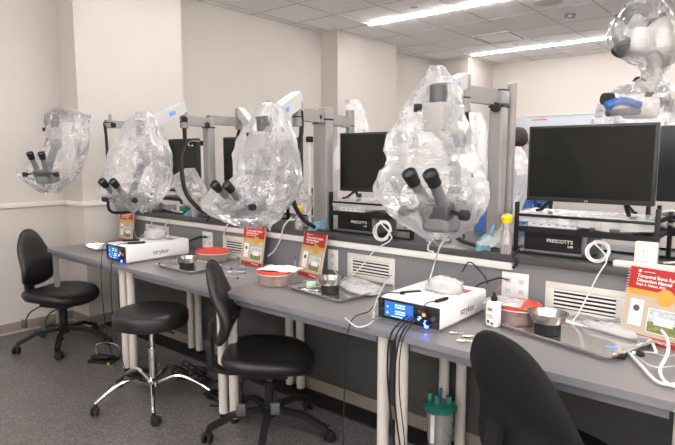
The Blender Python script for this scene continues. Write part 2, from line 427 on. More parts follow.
# ---------------------------------------------------------------- monitors and racks
def monitor(x0, y, z0, lab, rear=False, s=1, rz=0, wid=.66, hgt=.425):
    e = empty('television', (x0+wid/2, y, z0), PI+rz if rear else rz, lab, 'television', 'black flat televisions on the partition')
    b = MB(BEZEL); w2 = wid/2
    b.box((-w2, -.012, .055), (w2, .028, .055+hgt), .006).box((-w2*.7, .028, .12), (w2*.7, .065, .38), .012).build('casing', e)
    MB(SCREEN).box((-w2+.014, -.0135, .055+.026), (w2-.014, -.0115, .055+hgt-.014)).build('screen', e)
    for sx in (-1, 1):
        c = sx*(w2*.62)
        b = MB(BLKM); b.bar([(c-.012*sx, .01, .062), (c+.02*sx, -.055, .012), (c+.03*sx, -.09, .008)], .02, .012).bar([(c-.012*sx, .01, .062), (c+.015*sx, .07, .012), (c+.02*sx, .10, .008)], .02, .012).build('foot', e)
    if not rear: text('logo', 'LG', .016, OFFW, e, Matrix.Translation((-.008, -.0135, .060)) @ FRONT)
    return e
def rack(x0, w_, lab, zt=1.285, zm=1.205, y0=3.08, d=.34):
    e = empty('equipment_rack', (x0+w_/2, y0, 1.053), 0, lab, 'rack', 'black steel racks on the ledge'); w2 = w_/2
    for sx in (-1, 1):
        for yy in (0, d):
            MB(BLKM).box((sx*w2-.011, yy-.011, .004), (sx*w2+.011, yy+.011, (zt-1.053)+(.06 if yy == 0 else .03)), .002).build('upright', e)
    MB(BLKM).box((-w2, -.005, zt-1.053-.02), (w2, d, zt-1.053-.006), .002).build('shelf', e)
    MB(BLKM).box((-w2, -.012, zm-1.053-.028), (w2, -.0051, zm-1.053+.004)).box((-w2, -.005, zm-1.053-.018), (w2, d, zm-1.053), .002).build('shelf', e)
    MB(BLKM).box((-w2, -.012, .0), (w2, .0, .012)).box((-w2, d, .0), (w2, d+.012, .012)).build('base_rail', e)
    return e
racks = [(-1.26, .71, 'black steel rack under the large near television'), (-2.665, .70, 'black steel rack under the middle television'),
         (-4.04, .70, 'black steel rack behind the second draped microscope'), (-5.06, .66, 'black steel rack far left under the small dark television')]
for x, w_, l in racks: rack(x, w_, l)
monitor(-1.252, 3.2, 1.292, 'largest and nearest black television, facing the bench at right')
monitor(-2.675, 3.2, 1.292, 'black television in the middle, left of the big draped microscope')
monitor(-4.045, 3.2, 1.292, 'black television behind the second draped microscope')
monitor(-5.03, 3.2, 1.292, 'black television farthest left, beside the first thin pole', wid=.60)
def stand_foot(x, y, z):
    pass
monitor(-.66, 3.62, 1.292, 'black television turned away behind the largest television at the right edge', True)
monitor(-4.13, 3.62, 1.292, 'black television turned away between second microscope and the centre column', True)
rack(-.66, .69, 'black rack on the rear side of the ledge at right', y0=3.42, d=.3)
rack(-4.12, .66, 'black rack on the rear side of the ledge behind the second microscope', y0=3.42, d=.3)

# plastic sheets over the shelves
SHEETM = film_mat('sheet_film', (.86, .85, .86), .5, .74, bump=.25, scale=9)
def sheet(name, x0, x1, y0, y1, z, drop, lab, m=SHEETM, seed=0):
    nx, ny = 36, 14; b = MB(m); G = []
    for j in range(ny+1):
        row = []
        for i in range(nx+1):
            u, v = i/nx, j/ny
            x = x0+(x1-x0)*u; y = y0+(y1-y0)*v
            n = noise.noise(Vector((x*14, y*14, seed)))*.008
            zz = z+.004+abs(n)
            if v < .22:
                k = (.22-v)/.22; y = y0-.012-.006*math.sin(u*40)+n*.6; zz = z-drop*k*(1-.35*abs(math.sin(u*3+seed)))+.004
            row.append(b.v((x, y, zz)))
        G.append(row)
    for j in range(ny):
        for i in range(nx): b.face([G[j][i], G[j][i+1], G[j+1][i+1], G[j+1][i]])
    return one(name, b, lab, 'plastic sheet', 'plastic sheets on the rack shelves', ang=80)
sheet('plastic_sheet', -1.28, -.56, 3.10, 3.40, 1.281, .075, 'milky plastic sheet spread under the largest television', seed=1)
sheet('plastic_sheet', -2.68, -1.98, 3.10, 3.40, 1.281, .06, 'milky plastic sheet spread under the middle television', seed=5)

# recorder boxes, white boxes, strips
def recorder(x0, lab, y=3.11):
    e = empty('recorder_unit', (x0+.17, y, 1.053), 0, lab, 'electronic unit', 'black recorder units on the ledge')
    MB(BLK).box((-.17, 0, .012), (.15, .26, .125), .004).build('casing', e)
    MB(GREYM).box((.148, -.006, .008), (.176, .262, .128), .003).box((-.176, -.006, .008), (.17, 0.0, .022), .002).build('trim_frame', e)
    MB(BLKM).box((-.165, -.004, .024), (.146, -.0005, .12)).build('front_panel', e)
    text('lettering', "PRESCOTT'S", .026, OFFW, e, Matrix.Translation((-.04, -.0045, .073)) @ FRONT, bold=.0004)
    text('lettering', "LAB", .016, OFFW, e, Matrix.Translation((.075, -.0045, .052)) @ FRONT, bold=.0004)
    for sx in (-1, 1): MB(BLKR).box((sx*.14-.012, .02, 0), (sx*.14+.012, .24, .012)).build('foot', e)
recorder(-1.225, 'black recorder unit with white lettering under the near shelf')
recorder(-2.63, 'black recorder unit with white lettering under the middle television')
recorder(-3.98, 'black recorder unit with white lettering behind the second microscope')
def whitebox(x0, w_, lab, y=3.10, z=1.207):
    e = empty('video_processor', (x0+w_/2, y, z), 0, lab, 'electronic unit', 'white flat units on the racks')
    MB(WHITE).box((-w_/2, 0, 0), (w_/2, .20, .055), .004).build('casing', e)
    b = MB(GREYM)
    for k in range(6):
        for z_ in (.014, .034): b.box((-w_/2+.03+k*.042, -.0015, z_), (-w_/2+.045+k*.042, .0005, z_+.005))
    b.build('ports', e)
whitebox(-1.205, .27, 'white slotted flat unit on the shelf under the largest television')
whitebox(-2.60, .22, 'white slotted flat unit on the shelf under the middle television')
b = MB(GREYD).box((-.87, 3.09, 1.207), (-.66, 3.2, 1.228), .003)
one('network_box', b, 'thin dark box on the near rack shelf right of the white unit', 'electronic unit')
def powerblock(x, y, lab, z=1.053, rz=0, h=.13):
    e = empty('power_tower', (x, y, z), rz, lab, 'power strip', 'white power outlets on the ledge')
    MB(OFFW).box((-.05, -.022, 0), (.05, .022, h), .006).build('body', e)
    for k in range(int(h/.05)):
        z0 = .035+k*.05
        MB(WHITE).box((-.02, -.0235, z0-.015), (.02, -.0215, z0+.015), .003).m(BLK).box((-.009, -.0242, z0-.004), (-.006, -.0233, z0+.006)).box((.006, -.0242, z0-.004), (.009, -.0233, z0+.006)).build('socket', e)
powerblock(-.585, 3.05, 'white power tower standing beside the right rack upright above the manual')
b = MB(OFFW).box((-.72, 2.98, 1.053), (-.45, 3.025, 1.085), .008)
one('power_strip', b, 'white power strip lying on the ledge edge just behind the near manual', 'power strip')
powerblock(-1.93, 3.25, 'small white socket block on the ledge left of the draped microscope bag', h=.06)
powerblock(-4.62, 3.12, 'white socket block on the ledge near the left thin pole', h=.09)

# ---------------------------------------------------------------- microscope stands
ZL = 1.0535
def column(e, x, y, z1, r=.042, square=True):
    b = MB(POSTM)
    if square: b.box((x-r, y-r, .012), (x+r, y+r, z1), .012, 3)
    else: b.cyl((x, y, .012), (x, y, z1), r, seg=28, bev=.006)
    b.build('column', e)
    MB(GREYD).box((x-.075, y-.075, 0), (x+.075, y+.075, .014), .004).build('base_plate', e)
def arm(e, p0, p1, w_=.05, h_=.075, m=POSTM, name='arm'):
    return MB(m).bar([p0, p1], w_, h_).build(name, e, smooth=False)
def joint(e, p, r=.036, h=.16, name='joint'):
    p = Vector(p); o = MB(POSTM).cyl(p-Vector((0, 0, h*.5)), p+Vector((0, 0, h*.5)), r, seg=24, bev=.004).build(name, e)
    MB(BLK).cyl(p-Vector((0, 0, .004+h*.12)), p+Vector((0, 0, .004-h*.12)), r+.001, seg=24).build('joint_ring', o)
def knob(e, p, r=.022, d=None):
    p = Vector(p); d = d or (-Vector((p.x, p.y, 0))).normalized()
    MB(BLK).cyl(p, p+d*.03, r, seg=18, bev=.004).build('knob', e)
def hose(e, pts, r=.012, name='hose'): MB(BLKR).tube(pts, r, 8).build(name, e)
def spring(e, p0, p1, blue=.45, w_=.055, h_=.07):
    p0 = Vector(p0); p1 = Vector(p1)
    MB(ARMW).bar([p0, p1], w_, h_).build('spring_arm', e, smooth=False)
    d = (p1-p0); side = d.cross(Vector((0, 0, 1))).normalized()
    if side.dot(-(p0+Vector(e.location))) < 0: side = -side
    q = p0+d*blue; u = side.cross(d).normalized(); u = u if u.z > 0 else -u
    b = MB(BLUEL); L = d.normalized()
    c = q+side*(w_/2+.0008)
    b.rings([[c-L*.035+u*.016, c+L*.035+u*.016, c+L*.035-u*.016, c-L*.035-u*.016], [p+side*.0007 for p in (c-L*.035+u*.016, c+L*.035+u*.016, c+L*.035-u*.016, c-L*.035-u*.016)]])
    b.build('blue_mark', e, smooth=False)
    MB(GREYM).bar([p1-L*.006, p1+L*.01], w_+.01, h_+.012).build('arm_end', e, smooth=False)

def stand(x, y, lab, zc, build):
    e = empty('microscope_stand', (x, y, ZL), 0, lab, 'microscope stand', 'grey columns carrying microscope arms')
    b_ = lambda p: Vector(p)-Vector((x, y, ZL))
    build(e, b_); return e
# near stand (centre right)
def bld(e, L):
    column(e, 0, 0, 1.895-ZL, .042)
    MB(BLK).box((-.044, -.044, 1.880-ZL), (.044, .044, 1.892-ZL)).build('collar', e)
    MB(POSTM).box((-.05, -.046, 1.896-ZL), (.045, .046, 1.975-ZL), .01, 3).m(BLK).box((-.048, -.044, 1.975-ZL), (.043, .044, 1.981-ZL)).build('head_block', e)
    p = L((-1.41, 3.1, 1.937)); q = L(atD(463, 106, 3.0)); q.z = p.z
    arm(e, p, q, .05, .085); joint(e, q, .04, .2)
    knob(e, L(atD(495, 107, 3.15)), .028)
    column(e, .02, .13, 2.03-ZL, .028, False)
    t = L(atD(440, 92, 2.62)); spring(e, q+Vector((0, 0, .07)), t, .5, .06, .075)
    hose(e, [q+Vector((.02, 0, -.1)), L((-1.45, 2.85, 1.55)), L((-1.62, 3.0, 1.16)), L((-1.48, 3.03, 1.075)), L((-1.40, 3.06, 1.085))], .013)
stand(-1.40, 3.1, 'thick grey stand column nearest the camera, right of the big draped microscope', 0, bld)
def bld(e, L):
    column(e, .015, 0, 1.955-ZL, .040); column(e, -.065, .02, 1.86-ZL, .036)
    MB(BLK).box((-.027, -.042, 1.862-ZL), (.057, .042, 1.874-ZL)).build('collar', e)
    MB(BLK).box((-.103, -.018, 1.838-ZL), (-.029, .058, 1.848-ZL)).build('collar', e)
    q = L(atD(298, 114, 3.75)); p = L((-2.75, 3.1, 0)); p.z = q.z
    arm(e, p, q, .05, .085); joint(e, q, .04, .17)
    knob(e, L(atD(317, 117, 3.98)), .028)
    t = L(atD(264, 124, 3.45)); spring(e, q+Vector((0, 0, .10)), t, .5, .075, .10)
    q2 = L(atD(350, 123, 4.35)); p2 = p.copy(); p2.z = q2.z+.02; arm(e, p2, q2, .05, .08); joint(e, q2, .035, .20)
    hose(e, [q+Vector((.03, 0, .02)), q+Vector((.03, 0, -.12)), L(atD(296, 170, 3.7)), L(atD(292, 196, 3.7)), L(atD(302, 218, 3.75)), L((-2.78, 3.02, 1.08))], .015)
    hose(e, [q2+Vector((0, 0, -.08)), L(atD(353, 136, 4.35)), L(atD(357, 150, 4.4)), L(atD(356, 168, 4.5))], .015)
stand(-2.75, 3.1, 'double grey stand column between second microscope and middle television', 0, bld)
def bld(e, L):
    column(e, 0, 0, 1.945-ZL, .040)
    MB(BLK).box((-.042, -.042, 1.850-ZL), (.042, .042, 1.862-ZL)).build('collar', e)
    q = L(atD(184, 120, 4.55)); p = L((-4.13, 3.1, 0)); p.z = q.z
    arm(e, p, q, .05, .08); joint(e, q, .034, .13)
    knob(e, L(atD(207, 125, 4.85)), .026); knob(e, L(atD(184, 119, 4.45)), .024)
    t = L(atD(142, 126, 4.2)); spring(e, q+Vector((0, 0, .10)), t, .35, .06, .085)
    q2 = L(atD(239, 119, 5.3)); p2 = p.copy(); p2.z = q2.z-.03; q2.z -= .03; arm(e, p2, q2, .05, .08); q2.z += .03; joint(e, q2, .036, .2)
    t2 = L(atD(264, 143, 4.9)); spring(e, q2+Vector((.02, 0, .07)), t2, .5, .06, .085)
    hose(e, [q+Vector((.0, 0, -.03)), q+Vector((0, 0, -.2)), L(atD(181, 160, 4.5)), L(atD(185, 190, 4.4)), L(atD(196, 206, 4.4)), L(atD(206, 213, 4.5)), L((-4.08, 3.02, 1.08))], .017)
    hose(e, [q2+Vector((0, 0, -.1)), L(atD(237, 140, 5.25)), L(atD(238, 160, 5.2))], .014)
stand(-4.13, 3.1, 'grey stand column between the first and second draped microscopes', 0, bld)
def bld(e, L):
    column(e, 0, 0, 1.93-ZL, .036)
    q = L(atD(108, 121, 5.15)); p = L((-5.0, 3.1, 0)); p.z = q.z-.03; qq = q.copy(); qq.z -= .03
    arm(e, p, qq, .05, .07); joint(e, q, .034, .12)
    knob(e, L(atD(112, 125, 5.05)), .024)
    t = L(atD(56, 119, 4.75)); spring(e, q+Vector((0, 0, .05)), t, .45, .06, .075)
    hose(e, [q+Vector((-.03, -.02, -.02)), L(atD(106, 135, 5.1)), L(atD(108, 165, 5.1)), L(atD(109, 190, 5.1)), L(atD(112, 212, 5.15)), L((-5.03, 3.02, 1.08))], .014)
stand(-5.0, 3.1, 'grey stand column hidden behind the second microscope drape from the left', 0, bld)

# ---------------------------------------------------------------- microscopes
def microscope(cup, D, top, Dtop, yaw, tilt, lab, sc=1.0, spread=.048):
    """cup: pixel between the eyecups at distance D; tubes point along -y (local) and up by tilt"""
    cp = atD(*cup, D); R = Matrix.Rotation(yaw, 4, 'Z')
    d = Vector((0, -math.cos(tilt), math.sin(tilt)))              # towards the eyes, local
    base = cp-(R @ d)*(.235*sc)                                   # optics centre
    e = empty('surgical_microscope', base, yaw, lab, 'microscope', 'draped surgical microscopes')
    e.scale = (sc,)*3
    tp = (R.inverted() @ (atD(*top, Dtop)-base))/sc
    side = Vector((1, 0, 0))
    b = MB(GREYM); b.cbox((0, .035, -.02), (.12, .16, .12), 0, 0, .02, 3).build('optics_body', e)
    MB(GREYD).cbox((0, -.02, .01), (.14, .07, .07), 0, tilt-.5, .015, 3).build('tube_mount', e)
    b = MB(BLUE).lathe([(.03, .03), (.058, .03), (.062, 0), (.058, -.03), (.045, -.035), (.0, -.035)], (0, .06, -.05)); b.build('objective_ring', e)
    MB(GREYM).lathe([(.05, .12), (.07, .1), (.07, .02), (.06, 0), (0, 0)], (0, .15, -.08)).build('light_housing', e)
    for s in (-1, 1):
        a0 = side*s*.034+d*.01; a1 = side*s*spread+d*.185; a2 = side*s*(spread+.001)+d*.25
        MB(GREYM).cyl(a0, a1, .026, .021, 20).build('eyepiece_tube', e)
        dd = (a2-a1).normalized()
        b = MB(BLKR).lathe([(.022, -.02), (.027, -.018), (.026, .008), (.029, .013), (.029, .040), (.024, .042), (.021, .034), (0, .033)], a1, dd, 24)
        c = b.build('eyecup', e)
        MB(LENS).lathe([(.020, .034), (.015, .0345), (0, .0348)], a1, dd, 20).build('lens', c)
        MB(BLKR).cyl(side*s*.075+Vector((0, -.03, .01)), side*s*.12+Vector((0, -.045, .0)), .008, seg=12).build('handle', e)
        MB(BLKR).lathe([(.0, -.02), (.018, -.018), (.021, -.013), (.021, .013), (.017, .018), (0, .02)], side*s*.135+Vector((0, -.045, 0)), (1, 0, 0), 18).build('focus_knob', e)
    # hanging linkage up to the arm
    k = Vector((0, .13, .10)); mid = Vector((tp.x*.5+.02, tp.y*.5+.10, tp.z*.45+.05)); 
    MB(GREYD).bar([(0, .1, 0), k, mid], .045, .05).build('swing_link', e, smooth=False)
    MB(GREYM).cyl(mid-Vector((.035, 0, 0)), mid+Vector((.035, 0, 0)), .05, seg=24, bev=.008).build('joint_wheel', e)
    MB(mat('scope_grey', (.30, .29, .28), .4)).cyl(mid, tp-Vector((0, 0, .16)), .03, seg=20).build('stem', e)
    MB(mat('scope_grey', (.30, .29, .28), .4)).cbox(tp-Vector((0, 0, .12)), (.10, .09, .12), 0, 0, .012, 3).build('carriage', e)
    MB(GREYD).cyl(tp-Vector((0, 0, .10)), tp+Vector((0, 0, .015)), .034, seg=20, bev=.004).build('top_joint', e)
    MB(BLKR).cyl(tp-Vector((.06, .03, .08)), tp-Vector((.085, .05, .08)), .018, seg=14).build('lock_knob', e)
    return e
microscope((418, 171), 2.35, (438, 88), 2.60, 0, .80, 'largest draped microscope with black eyecups, centre right of the bench', 1.12, .046)
microscope((219, 183), 3.28, (262, 122), 3.46, .16, .68, 'draped microscope with blue lens ring left of the centre column', 1.0)
microscope((106, 180), 4.0, (141, 128), 4.18, .38, .70, 'draped microscope between the corner pillar and the far left television', 1.0)
microscope((35, 152), 4.35, (54, 121), 4.70, .75, 1.0, 'microscope hanging farthest left against the plain wall', .9)

# ---------------------------------------------------------------- draping film
def film(name, rings_, D, lab, m=FILM, seg=40, steps=46, amp=.02, pleat=.07, seed=0, closed_top=True, close_bottom=False, cat='plastic drape', group='clear plastic drapes over microscopes', fine=1.0):
    """rings_: (px, py, half width px, distance, depth ratio) from the top down"""
    C = [(*atD(a, b_, (D+dd)), hw*(D+dd)/F_PX, rr) for a, b_, hw, dd, rr in rings_]
    P = spline([c[:3] for c in C], 3)
    Q = spline([(c[3], c[3]*c[4], 0) for c in C], 3)
    b = MB(m); R = []
    ang = YAW
    ex = Vector((math.cos(ang), math.sin(ang), 0)); ey = Vector((-math.sin(ang), math.cos(ang), 0))
    ph = [random.Random(seed+k).uniform(0, 6.28) for k in range(6)]
    for i, (p, q) in enumerate(zip(P, Q)):
        t = i/(len(P)-1); row = []
        for k in range(seg):
            a = 2*PI*(k+.25*((i+k) % 2))/seg
            f = 1+pleat*(math.sin(7*a+ph[0]+2*t)*.5+math.sin(11*a+ph[1]-3*t)*.35+math.sin(17*a+ph[2]+4*t)*.25)
            v = p+ex*math.cos(a)*q.x*f+ey*math.sin(a)*q.y*f
            n1 = noise.noise(v*5+Vector((seed*3.1, 0, 0))); n2 = noise.noise(v*22*fine+Vector((0, seed*1.7, 0)))
            rdg = 1-abs(noise.noise(Vector((v.x*9, v.y*9, v.z*4))+Vector((5, 5, seed))))*2
            g_ = min(1, q.x/.08)
            dr = amp*(.9*n1+.55*n2+.8*rdg-.4)*g_
            v += (ex*math.cos(a)+ey*math.sin(a))*dr+Vector((0, 0, n1*amp*.8*g_))
            if i == len(P)-1 and not close_bottom: v += Vector((0, 0, amp*2.2*noise.noise(Vector((a*3, seed, 0)))))
            row.append(v)
        R.append(row)
    b.rings(R, closed_top, close_bottom)
    return one(name, b, lab, cat, group, ang=15)
# largest drape: upper tent and the bag round the optics, one continuous film
film('plastic_drape', [(437, 66, 6, .12, 1), (438, 72, 11, .12, .9), (437, 88, 20, .12, .8), (435, 108, 30, .12, .8), (433, 130, 40, .11, .75), (431, 148, 44, .10, .65), (434, 157, 46, .08, .65),
     (434, 167, 48, .05, .68), (430, 182, 53, .03, .75), (430, 198, 54, .03, .75), (434, 213, 45, .03, .7), (438, 227, 31, .02, .7), (441, 238, 14, .02, .7)], 2.60,
     'clear plastic drape tented over the largest microscope', amp=.026, seed=3)
film('plastic_drape', [(271, 103, 5, .03, 1), (269, 110, 12, .02, .9), (268, 124, 19, .02, .8), (267, 142, 27, .02, .8), (267, 160, 33, .02, .8), (267, 175, 35, .02, .75), (256, 189, 43, .03, .7),
     (247, 203, 45, .03, .7), (245, 211, 39, .03, .65), (250, 219, 31, .02, .65), (254, 227, 15, .0, .8)], 3.52,
     'clear plastic drape over the microscope left of the centre column', amp=.026, seed=11)
film('plastic_drape', [(144, 113, 6, 0, 1), (142, 121, 13, 0, .9), (141, 136, 22, 0, .9), (141, 152, 29, 0, .8), (140, 168, 32, .03, .75), (137, 182, 35, .04, .7), (135, 193, 32, .03, .65),
     (137, 202, 23, .02, .65), (140, 211, 11, .0, .8)], 4.2,
     'clear plastic drape over the microscope in front of the corner pillar', amp=.026, seed=21)
film('plastic_drape', [(66, 110, 9, 0, 1), (68, 115, 19, 0, .8), (68, 128, 20, 0, .8), (67, 142, 20, -.02, .8), (60, 155, 24, -.05, .75), (53, 166, 29, -.08, .75), (50, 176, 28, -.09, .75),
     (49, 184, 20, -.09, .75), (50, 192, 9, -.08, .8)], 4.7,
     'thin clear plastic drape over the microscope at the far left wall', m=film_mat('thin_film', (.88, .86, .86), .8, .10), amp=.022, seed=31)
for q, D_, l in (((433, 67), 2.72, 'small black tip cap poking out at the top left of the largest drape'), ((441, 67), 2.72, 'small black tip cap poking out at the top right of the largest drape'), ((268, 103), 3.53, 'small black tip cap at the peak of the drape left of the centre column')):
    p = atD(*q, D_); one('tip_cap', MB(BLKR).lathe([(0, -.012), (.014, -.010), (.016, .004), (.010, .012), (0, .013)], p, (0, 0, 1), 16), l, 'cap')
# the side lobe of film round the crossbar of the second microscope and others hanging on the rear side
film('plastic_drape', [(352, 100, 7, 0, 1), (356, 112, 10, 0, .8), (355, 130, 12, 0, .8), (350, 150, 15, 0, .8), (346, 170, 16, 0, .8), (346, 190, 13, 0, .8)], 4.75,
     'plastic drape hanging behind the middle television left edge', seed=41, m=FILMW)
film('plastic_drape', [(476, 112, 7, 0, 1), (474, 125, 11, 0, .8), (473, 150, 14, 0, .8), (474, 175, 16, 0, .8), (475, 200, 14, 0, .8), (474, 220, 9, 0, .8)], 4.3,
     'plastic drape on the rear side directly left of the near column', seed=43, m=FILMW)
film('plastic_drape', [(513, 147, 6, 0, 1), (515, 156, 9, 0, .8), (517, 170, 13, 0, .8), (517, 188, 13, 0, .8), (512, 204, 11, 0, .8), (508, 222, 9, 0, .8)], 3.95,
     'milky plastic drape between near column and largest television', seed=47, m=FILMW)
film('plastic_drape', [(190, 168, 5, 0, 1), (186, 176, 13, 0, .8), (190, 187, 15, 0, .8), (193, 198, 12, 0, .8), (195, 206, 7, 0, .8)], 4.85,
     'crumpled plastic drape behind the thin pole at left', seed=51)
film('plastic_drape', [(301, 182, 4, 0, 1), (303, 190, 8, 0, .8), (304, 200, 9, 0, .8), (305, 212, 6, 0, .8)], 4.3,
     'crumpled plastic drape behind the yellow capped bottle beside the centre column', seed=53)
film('plastic_drape', [(672, 166, 5, 0, 1), (674, 173, 12, 0, .8), (676, 184, 17, 0, .8), (678, 197, 15, 0, .8)], 3.6,
     'white plastic bundle at the right edge beside the largest television', seed=55, m=FILMW)
film('plastic_drape', [(505, 213, 4, 0, 1), (510, 222, 8, 0, .8), (505, 232, 13, 0, .8), (497, 240, 16, 0, .7), (493, 244, 17, 0, .7)], 3.28,
     'milky plastic film bunched at the foot of the near column', seed=57, m=FILMW)

# big ceiling-hung microscope on the rear side, top right
D4 = 4.6
e = empty('hanging_microscope', atD(648, 120, D4), YAW, 'large draped microscope hanging from above behind the largest television', 'microscope')
L = lambda x, y, dd=0: Matrix.Rotation(-YAW, 4, 'Z') @ (atD(x, y, D4+dd)-e.location)
MB(POSTM).cyl(L(656, -60), L(652, 20), .05, seg=20).build('ceiling_stem', e)
MB(GREYM).tube([L(652, 14), L(638, 8), L(625, 16), L(617, 32), L(622, 46)], .045, 12).build('carrier_arm', e)
MB(OFFW).cbox(L(640, 42), (.22, .2, .22), 0, 0, .05, 4).build('drive_housing', e)
MB(OFFW).lathe([(0, -.1), (.13, -.09), (.16, -.03), (.16, .05), (.1, .1), (0, .11)], L(663, 38), (.25, -.95, .1), 30).build('balance_housing', e)
MB(BLK).tube([L(664, 15), L(654, 20), L(648, 32), L(647, 48)], .026, 10).build('dark_trim', e)
MB(BLK).cyl(L(617, 54), L(627, 40), .06, seg=18, bev=.01).build('motor', e)
MB(BLK).cyl(L(621, 24), L(630, 8), .05, seg=18, bev=.01).build('motor', e)
MB(OFFW).tube([L(650, 52), L(656, 66), L(654, 80), L(645, 90)], .05, 14).build('lower_arm', e)
MB(BLK).tube([L(655, 74), L(651, 88), L(648, 97)], .028, 10).build('dark_trim', e)
MB(BLK).tube([L(632, 84), L(637, 78), L(644, 80), L(650, 84)], .012, 8).build('cable_loop', e)
MB(OFFW).cbox(L(640, 108), (.26, .18, .17), 0, 0, .04, 4).build('optics_body', e)
MB(BLUE).tube([L(606, 106, -.15), L(622, 101, -.15), L(640, 106, -.15)], .035, 10).build('blue_cover', e)
MB(BLK).cyl(L(602, 99, -.1), L(613, 99, -.1), .05, seg=18, bev=.01).build('eyepiece', e)
MB(GREYD).cyl(L(606, 113, -.15), L(640, 111, -.15), .03, seg=18, bev=.01).build('eyepiece', e)
MB(GREYD).cyl(L(662, 99), L(661, 106), .06, seg=18, bev=.01).build('side_handle', e)
film('plastic_drape', [(641, -18, 8, 0, 1), (642, -4, 10, 0, 1), (645, 8, 21, 0, .8), (643, 22, 30, 0, .8), (644, 38, 35, 0, .8), (648, 52, 32, 0, .8), (652, 62, 20, 0, .8), (652, 72, 11, 0, .8), (649, 82, 15, 0, .8),
     (642, 92, 30, 0, .8), (638, 102, 36, 0, .8), (636, 114, 38, 0, .8), (634, 128, 40, 0, .8), (636, 142, 34, 0, .8)], D4-.02,
     'clear plastic drape gathered at the waist over the hanging microscope', m=MATS['thin_film'], amp=.034, seed=61)

# ---------------------------------------------------------------- person at the next bench
def person():
    h = atD(517, 142, 5.1); e = empty('person', (h.x, h.y, FZ), .35, 'person with short dark hair in blue scrubs, seen from behind past the near column', 'person')
    zt = h.z-FZ
    V = [(0, 0, .98), (0, 0, 1.18), (0, 0, 1.38), (0, .0, zt-.20), (0, .015, zt-.11), (0, .01, zt), (0, 0, zt+.07),
         (.19, 0, zt-.27), (.25, .06, 1.18), (.2, .26, 1.08), (.17, .33, 1.07), (-.19, 0, zt-.27), (-.25, .06, 1.18), (-.2, .26, 1.08), (-.17, .33, 1.07),
         (.1, 0, .92), (.11, .02, .5), (.11, -.02, .09), (.11, .10, .04), (-.1, 0, .92), (-.11, .02, .5), (-.11, -.02, .09), (-.11, .10, .04)]
    E = [(0, 1), (1, 2), (2, 3), (3, 4), (4, 5), (5, 6), (2, 7), (7, 8), (8, 9), (9, 10), (2, 11), (11, 12), (12, 13), (13, 14), (0, 15), (15, 16), (16, 17), (17, 18), (0, 19), (19, 20), (20, 21), (21, 22)]
    rad = [.15, .13, .15, .06, .06, .095, .06, .065, .045, .035, .03, .065, .045, .035, .03, .095, .06, .04, .035, .095, .06, .04, .035]
    def skin(name, V, E, rad, m, par):
        me = bpy.data.meshes.new(name); me.from_pydata(V, E, []); o = bpy.data.objects.new(name, me); COL.objects.link(o)
        s = o.modifiers.new('s', 'SKIN'); s.use_smooth_shade = True
        for i, r in enumerate(rad): me.skin_vertices[0].data[i].radius = (r, r*.8 if i < 3 else r)
        me.skin_vertices[0].data[0].use_root = True
        ss = o.modifiers.new('ss', 'SUBSURF'); ss.levels = 2; ss.render_levels = 2
        dg = bpy.context.evaluated_depsgraph_get(); nm = bpy.data.meshes.new_from_object(o.evaluated_get(dg)); bpy.data.objects.remove(o)
        nm.materials.clear(); nm.materials.append(m); q = bpy.data.objects.new(name, nm); COL.objects.link(q); q.parent = par; return q
    me = bpy.data.meshes.new('t'); 
    if not me.skin_vertices: pass
    bpy.data.meshes.remove(me)
    skin('body', V, E, rad, SKIN, e)
    skin('scrubs', V[:3]+[(0, 0, zt-.245)]+V[7:9]+V[11:13]+[V[15], V[16], (V[17][0], -.02, .14), V[19], V[20], (V[21][0], -.02, .14)],
         [(0, 1), (1, 2), (2, 3), (2, 4), (4, 5), (2, 6), (6, 7), (0, 8), (8, 9), (9, 10), (0, 11), (11, 12), (12, 13)],
         [.17, .155, .17, .075, .085, .065, .085, .065, .115, .085, .07, .115, .085, .07], SCRUB, e)
    b = MB(HAIR); b.lathe([(0, .10), (.05, .094), (.08, .068), (.096, .03), (.098, -.02), (.082, -.055), (.05, -.08), (0, -.085)], (0, -.02, zt+.035), (0, 0, 1), 28, 1, 1.08).build('hair', e)
    for s in (-1, 1): MB(SKIN).lathe([(0, -.012), (.022, -.01), (.026, 0), (.02, .01), (0, .012)], (s*.098, .02, zt), (1, .2, 0), 14).build('ear', e)
try: person()
except Exception as ex: print('PERSON', ex)

